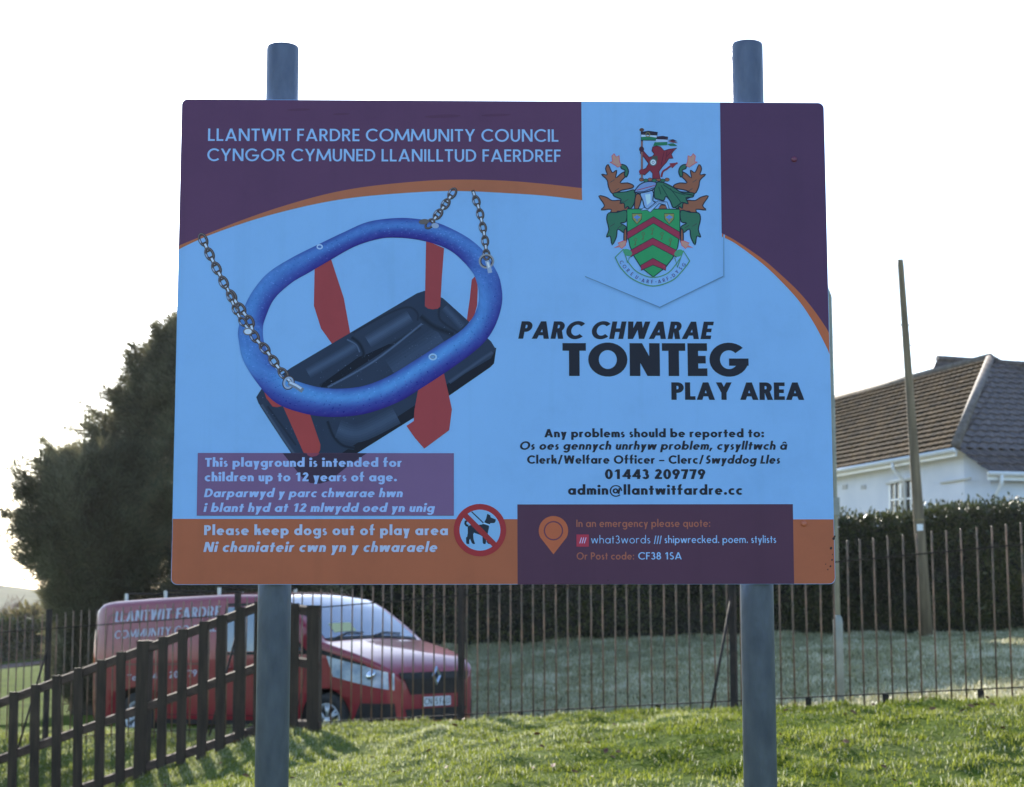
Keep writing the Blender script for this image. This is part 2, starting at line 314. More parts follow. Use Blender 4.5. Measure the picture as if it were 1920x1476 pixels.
# ---------------------------------------------------------------- lettering: a geometric sans drawn stroke by stroke
def arc(x0, y0, x1, y1, a0, a1, w, h, n=None):
    cx, cy, rx, ry = (x0 + x1) / 2, (y0 + y1) / 2, (x1 - x0) / 2, (y1 - y0) / 2
    n = n or max(4, int(abs(a1 - a0) / 12)); A = [math.radians(a0 + (a1 - a0) * i / n) for i in range(n + 1)]
    return [(cx + rx * math.cos(a), cy + ry * math.sin(a)) for a in A] + [(cx + (rx - w) * math.cos(a), cy + (ry - h) * math.sin(a)) for a in A[::-1]]
def glyph(ch, w, h):
    p = []; X = 0.66; wd = w * 1.08
    R = lambda x0, y0, x1, y1: p.append([(x0, y0), (x1, y0), (x1, y1), (x0, y1)])
    V = lambda x, y0, y1: R(x, y0, x + w, y1)
    def D(xb, yb, xt, yt, q=None): q = q or wd; p.append([(xb, yb), (xb + q, yb), (xt + q, yt), (xt, yt)])
    def A(x0, y0, x1, y1, a0, a1):
        if a1 - a0 >= 360: A(x0, y0, x1, y1, a0, a0 + 180); A(x0, y0, x1, y1, a0 + 180, a0 + 360)
        else: p.append(arc(x0, y0, x1, y1, a0, a1, w, h))
    def dot(cx, cy, r): p.append([(cx + r * math.cos(i * math.pi / 6), cy + r * math.sin(i * math.pi / 6)) for i in range(12)])
    c = ch; a = 0.6
    if c == 'L': V(0, 0, 1); R(w, 0, .5, h); a = .5
    elif c == 'N': q = wd * 1.1; V(0, 0, 1); V(.8 - w, 0, 1); D(.8 - q, 0, 0, 1, q); a = .8
    elif c == 'T': R(0, 1 - h, .62, 1); V(.31 - w / 2, 0, 1 - h); a = .62
    elif c in 'WŴ': D(.285 - wd / 2, 0, 0, 1); D(.285 - wd / 2, 0, .57 - wd / 2, 1); D(.855 - wd / 2, 0, .57 - wd / 2, 1); D(.855 - wd / 2, 0, 1.14 - wd, 1); a = 1.14
    elif c == 'I': V(0, 0, 1); a = w
    elif c == 'F': V(0, 0, 1); R(w, 1 - h, .5, 1); R(w, .5 - h / 2, .46, .5 + h / 2); a = .5
    elif c == 'E': V(0, 0, 1); R(w, 1 - h, .52, 1); R(w, .5 - h / 2, .48, .5 + h / 2); R(w, 0, .52, h); a = .52
    elif c == 'A': D(0, 0, .44 - wd / 2, 1); D(.88 - wd, 0, .44 - wd / 2, 1); R(.2, .2, .68, .2 + h * .9); a = .88
    elif c in 'RP':
        lo = .4; V(0, 0, 1); R(w, 1 - h, .31, 1); R(w, lo, .31, lo + h); A(.02, lo, .6, 1, -90, 90); a = .6
        if c == 'R': D(.62 - wd + .03, 0, .22, lo + h * .5); a = .64
    elif c == 'B': V(0, 0, 1); A(0.04, .48, .52, 1, -90, 90); A(0, 0, .58, .48 + h, -90, 90); R(w, 1 - h, .28, 1); R(w, .48, .28, .48 + h); R(w, 0, .28, h); a = .58
    elif c == 'D': V(0, 0, 1); R(w, 1 - h, .32, 1); R(w, 0, .32, h); A(-.16, 0, .78, 1, -90, 90); a = .78
    elif c == 'C': A(0, -.02, 1.04, 1.02, 44, 316); a = .88
    elif c == 'O': A(0, -.02, 1.04, 1.02, 0, 360); a = 1.04
    elif c == 'G': A(0, -.02, 1.04, 1.02, 44, 358); R(.52, .5 - h * .8, 1.04, .5 + h * .15); a = 1.04
    elif c == 'M': D(.52 - wd / 2, .1, .0, 1); D(.52 - wd / 2, .1, 1.04 - wd, 1); D(-.06, 0, .04, 1, w); D(1.10 - w, 0, 1.0 - w, 1, w); a = 1.06
    elif c == 'U': V(0, .35, 1); V(.7 - w, .35, 1); A(0, -.02, .7, .72, 180, 360); a = .7
    elif c == 'J': V(.4 - w, .2, 1); A(0, -.02, .4, .42, 190, 360); a = .4
    elif c == 'Y': V(.38 - w / 2, 0, .45); D(.38 - wd / 2, .42, 0, 1); D(.38 - wd / 2, .42, .76 - wd, 1); a = .76
    elif c == 'H': V(0, 0, 1); V(.72 - w, 0, 1); R(w, .5 - h / 2, .72 - w, .5 + h / 2); a = .72
    elif c == 'V': D(.39 - wd / 2, 0, 0, 1); D(.39 - wd / 2, 0, .78 - wd, 1); a = .78
    elif c == 'S': A(.02, .5 - h / 2, .5, 1.02, 35, 270); A(0, -.02, .54, .5 + h / 2, -150, 90); a = .54
    elif c == '0': A(0, -.02, .64, 1.02, 0, 360); a = .64
    elif c == '1': V(.24, 0, 1); p.append([(.04, .78), (.24, 1), (.24, 1 - h * 1.2), (.09, .72)]); a = .34 + w
    elif c == '2': A(.02, .42, .58, 1.02, -25, 170); D(0, h * .7, .58 - wd * 1.12, .66, wd * 1.15); R(0, 0, .6, h); a = .6
    elif c == '3': A(.02, .5 - h / 2, .52, 1.02, -90, 155); A(0, -.02, .58, .5 + h / 2, -155, 90); a = .58
    elif c == '4': V(.4, 0, 1); R(0, .2, .4, .2 + h * .9); R(.4 + w, .2, .46 + w, .2 + h * .9); D(0, .24, .4 + w - wd, 1); a = .46 + w
    elif c == '5': R(.1, 1 - h, .54, 1); D(.04, .52, .1, 1, w); A(-.04, -.02, .6, .66, -140, 125); a = .6
    elif c == '6': A(0, -.02, .62, .64, 0, 360); D(.03, .36, .5 - wd, 1); a = .62
    elif c == '7': R(0, 1 - h, .58, 1); D(.1, 0, .58 - wd, 1 - h * .5); a = .58
    elif c == '8': A(.05, .5 - h / 2, .55, 1.02, 0, 360); A(0, -.02, .6, .5 + h / 2, 0, 360); a = .6
    elif c == '9': A(0, .36, .62, 1.02, 0, 360); D(.12, 0, .59 - wd, .64); a = .62
    elif c in 'aâ':
        A(0, -.02, .68, .68, 0, 360); V(.68 - w + .03, 0, X); a = .71
        if c == 'â': D(.1, .76, .28, .98, w * .8); D(.46, .76, .28, .98, w * .8)
    elif c == 'b': A(.03, -.02, .71, .68, 0, 360); V(0, 0, 1.09); a = .71
    elif c == 'c': A(0, -.02, .68, .68, 48, 312); a = .56
    elif c == 'd': A(0, -.02, .68, .68, 0, 360); V(.68 - w + .03, 0, 1.09); a = .71
    elif c == 'e': A(0, -.02, .68, .68, 0, 318); R(w * .8, .33 - h * .36, .68 - w * .15, .33 + h * .36); a = .68
    elif c == 'f': V(.08, 0, .86); A(.08, .6, .62, 1.11, 85, 180); R(0, X - h * .8, .08, X); R(.08 + w, X - h * .8, .1 + w + .12, X); a = .22 + w
    elif c == 'g': A(0, -.02, .68, .68, 0, 360); V(.68 - w + .03, -.06, X); A(.05, -.36, .71, .24, 205, 360); a = .71
    elif c == 'h': V(0, 0, 1.09); A(0, .1, .58, .68, 0, 165); V(.58 - w, 0, .39); a = .58
    elif c == 'i': V(0, 0, X); dot(w / 2, .9, w * .62); a = w
    elif c == 'k': V(0, 0, 1.09); D(w * .7, .28, .54 - wd, X); D(.6 - wd, 0, w + .05, .42); a = .58
    elif c == 'l': V(0, 0, 1.09); a = w
    elif c == 'm': V(0, 0, X); A(0, .14, .54, .68, 0, 165); V(.54 - w, 0, .41); A(.54 - w, .14, 1.08 - w, .68, 0, 160); V(1.08 - 2 * w, 0, .41); a = 1.08 - w
    elif c == 'n': V(0, 0, X); A(0, .1, .58, .68, 0, 165); V(.58 - w, 0, .39); a = .58
    elif c == 'o': A(0, -.02, .7, .68, 0, 360); a = .7
    elif c == 'p': A(.03, -.02, .71, .68, 0, 360); V(0, -.32, X); a = .71
    elif c == 'q': A(0, -.02, .68, .68, 0, 360); V(.68 - w + .03, -.32, X); a = .71
    elif c == 'r': V(0, 0, X); A(0, .06, .58, .68, 62, 165); a = .42
    elif c == 's': A(.02, .33 - h * .42, .36, .68, 30, 270); A(0, -.02, .4, .33 + h * .42, -150, 90); a = .4
    elif c == 't': V(.1, 0, .93); R(0, X - h * .8, .1, X); R(.1 + w, X - h * .8, .2 + w, X); a = .2 + w
    elif c == 'u': V(0, .28, X); V(.56 - w, 0, X); A(0, -.02, .56, .56, 180, 360); a = .56
    elif c == 'v': D(.29 - wd / 2, 0, 0, X); D(.29 - wd / 2, 0, .58 - wd, X); a = .58
    elif c == 'w': D(.235 - wd / 2, 0, 0, X); D(.235 - wd / 2, 0, .47 - wd / 2, X); D(.705 - wd / 2, 0, .47 - wd / 2, X); D(.705 - wd / 2, 0, .94 - wd, X); a = .94
    elif c == 'x': D(0, 0, .56 - wd, X); D(.56 - wd, 0, 0, X); a = .56
    elif c == 'y':
        sl = ((.58 - wd) - (.29 - wd / 2)) / X; D(.29 - wd / 2, 0, 0, X); D(.29 - wd / 2 - .32 * sl, -.32, .58 - wd, X); a = .58
    elif c == '@':
        w2, h2 = w, h; w, h = w * .55, h * .55; A(0, -.22, 1.12, 1.0, 0, 315); w, h = w2 * .7, h2 * .7; A(.26, .12, .78, .66, 0, 360); D(.7, .08, .8, .68, w); a = 1.12
    elif c == '/': D(0, -.08, .34, 1.06, w * .9); a = .34 + w
    elif c == '.': dot(w * .6, w * .55, w * .62); a = w * 1.2
    elif c == ',': p.append([(-.02, -.18), (w * .6, -.18), (w * 1.25, w * 1.0), (w * .1, w * 1.0)]); a = w * 1.2
    elif c == ':': dot(w * .6, w * .55, w * .62); dot(w * .6, X - w * .5, w * .62); a = w * 1.2
    elif c == '·': dot(w * .8, .42, w * .8); a = w * 1.6
    elif c == '–': R(0, .3, .56, .3 + h * .8); a = .56
    elif c == '-': R(0, .3, .34, .3 + h * .8); a = .34
    return a, p
def text_polys(runs, w, h, gap=.1, space=.32):
    """runs: [(string, slant)] -> total advance and [(offset, slant, polygons)]"""
    x = 0; out = []
    for s, sl in runs:
        for ch in s:
            if ch == ' ': x += space; continue
            a, p = glyph(ch, w, h); out.append((x, sl, p)); x += a + gap
    return x - gap, out

# ---------------------------------------------------------------- the sign board
PSI = 0.025116; DEP = 3.22
PN = Vector((math.sin(PSI), -math.cos(PSI), 0)); PU = Vector((math.cos(PSI), math.sin(PSI), 0)); P0 = Vector((0, DEP, EYE))
PC_U, PC_V, PW, PH = -0.01363, 0.51107, 1.1979, 0.8971
PCEN = P0 + PU * PC_U + Vector((0, 0, PC_V))
def B(px, py):
    """photograph pixel -> metres on the board, from the board's centre"""
    r = ray(px, py); t = (P0 - Vector((0, 0, EYE))).dot(PN) / r.dot(PN); q = Vector((0, 0, EYE)) + r * t - PCEN
    return (q.dot(PU), q.z)
ILL = (0.390, 0.579, 0.73)       # light falling on the shaded face of the board, measured from a test render
def ink(c):
    return tuple(min(0.97, max(0.004, (v - 0.008) / k)) for v, k in zip(s2l(c), ILL))
WHITE_C = (102, 155, 219); PURPLE = (73, 54, 88); ORANGE = (130, 84, 66); BLACK = (34, 37, 50); RED = (126, 54, 62)
class Art:
    """flat print: coloured polygons in thin layers on the face of the board"""
    def __init__(self, base): self.v = []; self.f = []; self.c = []; self.base = base; self.k = 0; self.hold = None; self.hc = 0
    def _z(self):
        if self.hold is not None: self.hc = (self.hc + 1) % 24; return -(self.base + (self.hold + self.hc) * 2.5e-6)
        self.k += 1; return -(self.base + self.k * 2.5e-6)
    def local(self, pts, cols, z=None):
        z = self._z() if z is None else z; b = len(self.v)
        self.v += [(x, z, y) for x, y in pts]; self.f.append(list(range(b, b + len(pts))))
        self.c.append(cols if isinstance(cols, list) else [cols] * len(pts))
    def poly(self, pts, c): self.local([B(*p) for p in pts], ink(c))
    def strip(self, a, b, ca, cb, closed=False):
        """quads between two rows of pixel points; one colour (or a list) per row"""
        n = len(a); z = self._z(); A_ = [B(*p) for p in a]; B_ = [B(*p) for p in b]
        CA = [ink(c) for c in ca] if isinstance(ca, list) else [ink(ca)] * n; CB = [ink(c) for c in cb] if isinstance(cb, list) else [ink(cb)] * n
        for i in range(n if closed else n - 1):
            j = (i + 1) % n; self.local([A_[i], A_[j], B_[j], B_[i]], [CA[i], CA[j], CB[j], CB[i]], z)
    def stroke(self, pts, wd, c, closed=False):
        n = len(pts); L = []; R_ = []
        for i, p in enumerate(pts):
            q0 = pts[(i - 1) % n] if closed or i else p; q1 = pts[(i + 1) % n] if closed or i < n - 1 else p
            dx, dy = q1[0] - q0[0], q1[1] - q0[1]; l = math.hypot(dx, dy) or 1
            L.append((p[0] - dy / l * wd / 2, p[1] + dx / l * wd / 2)); R_.append((p[0] + dy / l * wd / 2, p[1] - dx / l * wd / 2))
        self.strip(L, R_, c, c, closed)
    def ell(self, cx, cy, rx, ry, c, ang=0, n=20):
        ca, sa = math.cos(ang), math.sin(ang)
        self.poly([(cx + rx * math.cos(t) * ca - ry * math.sin(t) * sa, cy + rx * math.cos(t) * sa + ry * math.sin(t) * ca) for t in [2 * math.pi * i / n for i in range(n)]], c)
    def ring(self, cx, cy, rx, ry, wd, c, ang=0, n=24):
        ca, sa = math.cos(ang), math.sin(ang); T = [2 * math.pi * i / n for i in range(n)]
        g = lambda a, b: [(cx + a * math.cos(t) * ca - b * math.sin(t) * sa, cy + a * math.cos(t) * sa + b * math.sin(t) * ca) for t in T]
        self.strip(g(rx, ry), g(rx - wd, ry - wd), c, c, True)
    def line(self, runs, p0, p1, cap_px, w, h, c, gap=.1, space=.34):
        """lettering from pixel p0 (left end of the baseline) to p1, capitals cap_px high"""
        adv, G = text_polys(runs, w, h, gap, space)
        a = Vector(B(*p0)); b = Vector(B(*p1)); up = Vector(B(p0[0], p0[1] - cap_px)) - a; ch = up.length
        last_sl = runs[-1][1]; sx = (b - a).length / (adv + (last_sl * .9 if last_sl else 0)); d = (b - a).normalized(); n = Vector((-d.y, d.x)); col = ink(c); z0 = self._z()
        for x, sl, ps in G:
            for k, q in enumerate(ps):
                self.local([tuple(a + d * ((x + gx_) * sx + sl * gy_ * ch) + n * (gy_ * ch)) for gx_, gy_ in q], col, z0 - (k % 8) * 2.5e-6)
        self.k += 8
    def build(self, name, parent, m, label=None):
        me = bpy.data.meshes.new(name); me.from_pydata(self.v, [], self.f)
        ca = me.color_attributes.new("Col", 'FLOAT_COLOR', 'CORNER')
        flat = []
        for cs in self.c:
            for cc in cs: flat += [cc[0], cc[1], cc[2], 1.0]
        ca.data.foreach_set("color", flat)
        # every print faces the camera side (-Y)
        me.update()
        bm = bmesh.new(); bm.from_mesh(me)
        bm.faces.ensure_lookup_table()
        fl = [f for f in bm.faces if f.normal.y > 0]
        if fl: bmesh.ops.reverse_faces(bm, faces=fl)
        bm.to_mesh(me); bm.free(); me.materials.append(m)
        o = bpy.data.objects.new(name, me); COL.objects.link(o); o.parent = parent
        if label: o["label"] = label
        return o
def print_mat():
    m, ns, ln, b = new_mat("printed_face"); b.inputs["Roughness"].default_value = 0.5; b.inputs["Specular IOR Level"].default_value = 0.25
    at = ns.new("ShaderNodeAttribute"); at.attribute_name = "Col"
    tc = ns.new("ShaderNodeTexCoord"); n = ns.new("ShaderNodeTexNoise"); n.inputs["Scale"].default_value = 5; n.inputs["Detail"].default_value = 9; n.inputs["Roughness"].default_value = 0.7; ln.new(tc.outputs["Object"], n.inputs["Vector"])
    r = ramp(ns, [(0.30, (0.90, 0.91, 0.92)), (0.5, (1, 1, 1)), (0.72, (1.04, 1.04, 1.04))]); ln.new(n.outputs[0], r.inputs[0])
    # faint run-off streaks
    mp = ns.new("ShaderNodeMapping"); mp.inputs["Scale"].default_value = (26, 1, 1.3); ln.new(tc.outputs["Object"], mp.inputs[0])
    n2 = ns.new("ShaderNodeTexNoise"); n2.inputs["Scale"].default_value = 1.0; n2.inputs["Detail"].default_value = 4; ln.new(mp.outputs[0], n2.inputs["Vector"])
    r2 = ramp(ns, [(0.25, (0.93, 0.94, 0.94)), (0.45, (1, 1, 1))]); ln.new(n2.outputs[0], r2.inputs[0])
    m1 = ns.new("ShaderNodeMix"); m1.data_type = 'RGBA'; m1.blend_type = 'MULTIPLY'; m1.inputs["Factor"].default_value = 1; ln.new(at.outputs["Color"], m1.inputs["A"]); ln.new(r.outputs[0], m1.inputs["B"])
    m2 = ns.new("ShaderNodeMix"); m2.data_type = 'RGBA'; m2.blend_type = 'MULTIPLY'; m2.inputs["Factor"].default_value = 1; ln.new(m1.outputs["Result"], m2.inputs["A"]); ln.new(r2.outputs[0], m2.inputs["B"])
    ln.new(m2.outputs["Result"], b.inputs["Base Color"])
    return m
PRINT = print_mat()
sign = empty("information_sign", (PCEN.x, PCEN.y, gz(PCEN.x, PCEN.y)), PSI)
tag(sign, "large purple, orange and pale blue playground notice board on two grey steel posts", "sign")
# panel: 3 mm composite sheet with rounded corners
rc = 0.011; out = []
for cx, cz, a0 in ((PW/2 - rc, PH/2 - rc, 0), (-PW/2 + rc, PH/2 - rc, 90), (-PW/2 + rc, -PH/2 + rc, 180), (PW/2 - rc, -PH/2 + rc, 270)):
    out += [(cx + rc * math.cos(math.radians(a0 + 15 * i)), cz + rc * math.sin(math.radians(a0 + 15 * i))) for i in range(7)]
n_ = len(out); me = bpy.data.meshes.new("panel")
me.from_pydata([(x, 0, z) for x, z in out] + [(x, .004, z) for x, z in out], [], [tuple(range(n_)), tuple(range(n_, 2 * n_))[::-1]] + [(i, n_ + i, n_ + (i + 1) % n_, (i + 1) % n_) for i in range(n_)])
ca = me.color_attributes.new("Col", 'FLOAT_COLOR', 'CORNER'); wc = ink(WHITE_C); ca.data.foreach_set("color", [*wc, 1.0] * len(me.loops)); me.materials.append(PRINT)
panel = bpy.data.objects.new("panel", me); COL.objects.link(panel); panel.parent = sign; panel.location = (0, 0, PCEN.z - sign.location.z)

def cr(pts, m=6, closed=False):
    """Catmull-Rom through pixel points"""
    o = []; n = len(pts)
    for i in range(n if closed else n - 1):
        g = lambda k: pts[k % n] if closed else pts[min(max(k, 0), n - 1)]
        p0, p1, p2, p3 = g(i - 1), g(i), g(i + 1), g(i + 2)
        for j in range(m):
            t = j / m
            o.append(tuple(.5 * (2 * p1[d] + (p2[d] - p0[d]) * t + (2 * p0[d] - 5 * p1[d] + 4 * p2[d] - p3[d]) * t * t + (3 * p1[d] - p0[d] - 3 * p2[d] + p3[d]) * t ** 3) for d in range(len(p1))))
    if not closed: o.append(pts[-1])
    return o
def to_local_rounded(side):
    """the panel's own rounded corner in pixel-free local metres, for prints that reach the edge"""
    return side
E_ = 0.0007   # print stops this far inside the sheet's edge
def edge_local(kind):
    L, R_, T, Bt = -PW/2 + E_, PW/2 - E_, PH/2 - E_, -PH/2 + E_; r = rc
    C = {'tl': [(L + r - r * math.cos(math.radians(15 * i)), T - r + r * math.sin(math.radians(15 * i))) for i in range(7)],
         'tr': [(R_ - r + r * math.sin(math.radians(15 * i)), T - r + r * math.cos(math.radians(15 * i))) for i in range(7)],
         'br': [(R_ - r + r * math.cos(math.radians(15 * i)), Bt + r - r * math.sin(math.radians(15 * i))) for i in range(7)],
         'bl': [(L + r - r * math.sin(math.radians(15 * i)), Bt + r - r * math.cos(math.radians(15 * i))) for i in range(7)]}
    return C[kind]
# header band and sweeping purple/orange shapes
bands = Art(0.00025)
pl = cr([(330, 463), (395, 436), (470, 407), (546, 382), (621, 362), (696, 349), (800, 339), (870, 337), (946, 339), (1021, 345), (1091, 353)])
ol = cr([(328, 471), (388, 443), (470, 414), (546, 393), (621, 377), (696, 367), (800, 359.5), (870, 358.5), (946, 362), (1021, 367), (1091.5, 375.5)])
clampL = lambda q: (max(q[0], -PW/2 + E_), q[1])
L_ = [clampL(B(*p)) for p in pl]; O_ = [clampL(B(*p)) for p in ol]
xr = B(1090, 190)[0]
bands.local(edge_local('tl') + [(xr, PH/2 - E_)] + L_[::-1], ink(PURPLE))
for i in range(len(L_) - 1): bands.local([L_[i], L_[i + 1], O_[i + 1], O_[i]], ink((134, 90, 72)), -(0.00026))
pr = cr([(1353.5, 437.5), (1380, 452), (1430, 486), (1466, 517), (1500, 550), (1530, 587), (1558, 629)])
orr = cr([(1353.5, 444), (1380, 457.5), (1430, 495), (1466, 529), (1500, 567), (1530, 613), (1559.5, 671)])
clampR = lambda q: (min(q[0], PW/2 - E_), q[1])
L2 = [clampR(B(*p)) for p in pr]; O2 = [clampR(B(*p)) for p in orr]; xb = B(1350, 192)[0]
bands.local([(xb, PH/2 - E_)] + edge_local('tr') + L2[::-1] + [(B(1353, 437)[0], L2[0][1])], ink((66, 50, 84)))
for i in range(len(L2) - 1): bands.local([L2[i], L2[i + 1], O2[i + 1], O2[i]], ink((140, 88, 66)), -(0.00027))
yb = B(900, 973)[1]
bands.local([(-PW/2 + E_, yb)] + [(PW/2 - E_, B(1540, 974)[1])] + edge_local('br') + edge_local('bl'), ink(ORANGE))
bands.poly([(970, 946), (1486.5, 945.5), (1489, 1095), (970.5, 1096)], (66, 49, 72))
bands.build("colour_band", panel, PRINT, "purple and orange printed bands")
# white pennant behind the crest: just its printed soft edge
pen = Art(0.00045)
e0 = [(1356, 440), (1356, 518), (1237, 576), (1096, 517)]; e1 = [(1359, 440), (1360, 521), (1237, 582), (1101, 525)]
pen.strip(e0, e1, [(84, 128, 178), (76, 116, 162), (76, 116, 162), (90, 138, 196)], [WHITE_C] * 4)
pen.strip([(1097, 518), (1237, 575.5), (1355.5, 517.5)], [(1097, 519.4), (1237, 577.3), (1356, 519.5)], (70, 106, 150), (70, 106, 150))
pen.build("pennant_edge", panel, PRINT)

# lettering
TX = (112, 160, 226)
LBASE = 0.0004; LCOL = []
def let_line(*q):
    t = Art(LBASE); t.line(*q)
    if LBASE > 0: t.build('lettering', panel, PRINT)
    else: LCOL.append(t)
BW, BH = .27, .225
let_line([("LLANTWIT FARDRE COMMUNITY COUNCIL", 0)], (390, 264.4), (1047, 266), 23.2, .155, .14, TX, .13, .34)
let_line([("CYNGOR CYMUNED LLANILLTUD FAERDREF", 0)], (388.5, 302), (1051.5, 303.8), 23.2, .155, .14, TX, .13, .34)
let_line([("PARC CHWARAE", .2)], (971.7, 635.3), (1339, 636), 32.7, .25, .205, BLACK, .085, .34)
let_line([("TONTEG", 0)], (1055, 705), (1404, 705.3), 61.5, .28, .232, BLACK, .06)
let_line([("PLAY AREA", 0)], (1259, 749.8), (1508, 750), 32.7, .25, .205, BLACK, .06, .34)
let_line([("Any problems should be reported to:", 0)], (1020.7, 820), (1432.7, 820), 15.4, .235, .2, BLACK, .10, .36)
let_line([("Os oes gennych unrhyw problem, cysylltwch â", .2)], (973.5, 843.3), (1478, 843.3), 15.4, .225, .19, BLACK, .10, .36)
let_line([("Clerk/Welfare Officer – Clerc/", 0), ("Swyddog Lles", .2)], (988.3, 869.5), (1465, 869.5), 15.4, .23, .195, BLACK, .10, .36)
let_line([("01443 209779", 0)], (1134.3, 898.3), (1322.7, 898.3), 18.3, .24, .2, BLACK, .10, .36)
let_line([("admin@llantwitfardre.cc", 0)], (1065, 927.7), (1392, 927.7), 18.0, .235, .2, BLACK, .12)
LBASE = 0.0
LT = (118, 158, 222)
let_line([("This playground is intended for", 0)], (384.5, 875.3), (753.5, 875.5), 16.4, .245, .2, LT, .10, .36)
let_line([("children up to 12 years of age.", 0)], (383.8, 902.6), (744.3, 902.6), 16.4, .245, .2, LT, .10, .36)
let_line([("Darparwyd y parc chwarae hwn", .2)], (382.5, 932.4), (757.5, 932.4), 16.0, .235, .195, LT, .10, .36)
let_line([("i blant hyd at 12 mlwydd oed yn unig", .2)], (381.5, 960), (817, 960), 16.0, .235, .195, LT, .10, .36)
let_line([("Please keep dogs out of play area", 0)], (382.8, 1003.5), (839.8, 1003.5), 18.6, .245, .2, (134, 162, 208), .12, .36)
let_line([("Ni chaniateir cwn yn y chwaraele", .2)], (381.4, 1035), (822.5, 1035), 18.6, .235, .195, (134, 162, 208), .12, .36)
LBASE = 0.0004
OT = (128, 86, 76)
let_line([("In an emergency please quote:", 0)], (1080.7, 988.3), (1331.7, 988), 13.8, .16, .14, OT, .14, .36)
let_line([("what3words", 0)], (1108.3, 1019), (1219.3, 1018.8), 14.4, .10, .095, TX, .17)
let_line([("///", 0)], (1226, 1019), (1241, 1019), 13.6, .22, .2, TX, .02)
let_line([("shipwrecked. poem. stylists", 0)], (1246, 1018.4), (1455.3, 1018), 13.4, .145, .13, TX, .13, .36)
let_line([("Or Post code:", 0)], (1081.3, 1049.3), (1189, 1049.2), 13.2, .16, .14, OT, .14, .36)
let_line([("CF38 1SA", 0)], (1196.7, 1049.2), (1278.3, 1049), 13.4, .16, .14, TX, .12, .36)

# map pin, small red square
pin = Art(0.0006)
t0 = math.radians(28); pts = [(1037.7 + 27.6 * math.cos(t), 995.3 - 27.6 * math.sin(t)) for t in [(-t0 + (math.pi + 2 * t0) * i / 28) for i in range(29)]] + [(1037.7, 1039.5)]
pin.poly(pts, (142, 86, 66)); pin.ring(1037.7, 995.3, 18.2, 18.2, 2.4, (78, 52, 76))
pin.build("map_pin", panel, PRINT)
sq = Art(0.0006); sq.poly([(1080.8, 1002.4), (1104, 1002.4), (1104, 1025.2), (1080.8, 1025.2)], (134, 52, 76))
for k in range(3): sq.stroke([(1087 + 4.2 * k, 1019), (1090.4 + 4.2 * k, 1008)], 1.5, (150, 160, 214))
sq.build("location_logo", panel, PRINT)

# no-dogs roundel
g = lambda x, y: (840 + x / 12.3, 930 + y / 12.3)
nd = Art(0.0008); CX, CY = g(737, 790)
nd.ell(CX, CY, 49.2, 49.2, (122, 47, 56), n=48); nd.ell(CX, CY, 38.4, 38.4, (100, 152, 208), n=44)
DK = (36, 44, 58)
nd.poly([g(*p) for p in [(455, 720), (480, 690), (530, 672), (700, 668), (780, 660), (820, 640), (945, 690), (945, 730), (915, 880), (880, 960), (880, 1050), (865, 1110), (820, 1110), (800, 1080), (795, 940), (740, 900), (600, 850), (580, 890), (590, 1000), (625, 1108), (575, 1110), (545, 1080), (510, 990), (490, 1020), (490, 1112), (430, 1108), (418, 1070), (415, 960), (440, 945), (455, 860)]], DK)
nd.poly([g(*p) for p in [(880, 1060), (905, 1040), (975, 1112), (930, 1108), (895, 1075)]], DK)
nd.stroke([g(*p) for p in [(470, 690), (425, 680), (400, 640), (405, 595), (440, 580)]], 4.2, DK)
nd.poly([g(*p) for p in [(835, 610), (880, 520), (905, 415), (935, 425), (950, 440), (970, 435), (985, 495), (1105, 545), (1095, 590), (1070, 625), (975, 630), (960, 662)]], DK)
nd.stroke([g(545, 365), g(818, 625)], 2.2, DK); nd.stroke([g(815, 630), g(965, 672)], 2.4, (118, 168, 222))
a_ = math.radians(45); c_, s_ = math.cos(a_), math.sin(a_)
nd.poly([(CX + x * c_ - y * s_, CY + x * s_ + y * c_) for x, y in ((-41, -5.2), (41, -5.2), (41, 5.2), (-41, 5.2))], (118, 46, 54))
nd.build("prohibition_symbol", panel, PRINT, "red no-dogs roundel")

# the cradle swing picture
sw = Art(0.0004)
c4 = lambda x, y: (420 + x / 3.5556, 520 + y / 3.5556)
c5 = lambda x, y: (640 + x / 4.341, 520 + y / 4.341)
c6 = lambda x, y: (430 + x / 4.919, 600 + y / 4.919)
c8 = lambda x, y: (360 + x / 3.513, 340 + y / 3.513)
RS = (122, 58, 68)
sw.poly([c8(*p) for p in [(808, 560), (915, 510), (1000, 770), (1042, 1000), (925, 1075), (850, 970), (803, 820)]], RS)
sw.poly([(894, 515), c5(1110, 100), c5(1105, 230), c5(1080, 320), c5(1015, 390), c5(1045, 180), c5(1062, 20)], RS)
# seat: dark side, then top
sw.poly([c4(*p) for p in [(1815, 470), (1800, 575), (1775, 600), (1500, 790), (860, 1190), (640, 1375), (585, 1370), (535, 1310), (230, 835), (600, 900), (1500, 500)]], (28, 30, 42))
top_ = [c4(*p) for p in [(215, 800), (250, 745), (445, 605), (1285, 108), (1338, 90), (1460, 140), (1780, 428), (1812, 480), (1780, 540), (1500, 705), (720, 1215), (600, 1290), (530, 1290), (230, 840)]]
sw.poly(top_, (38, 50, 75))
SD, SM, SL_ = (30, 36, 52), (40, 53, 78), (58, 80, 116)
rngp = random.Random(3)
def pip(q, poly):
    s = False
    for i in range(len(poly)):
        (x1, y1), (x2, y2) = poly[i - 1], poly[i]
        if (y1 > q[1]) != (y2 > q[1]) and q[0] < (x2 - x1) * (q[1] - y1) / (y2 - y1) + x1: s = not s
    return s
def soft(pts, wd, c, steps=4, base=(38, 50, 75)):
    for k in range(steps, 0, -1):
        t = k / steps; sw.stroke(pts, wd * t, tuple(base[i] * t * .8 + c[i] * (1 - t * .8) for i in range(3)))
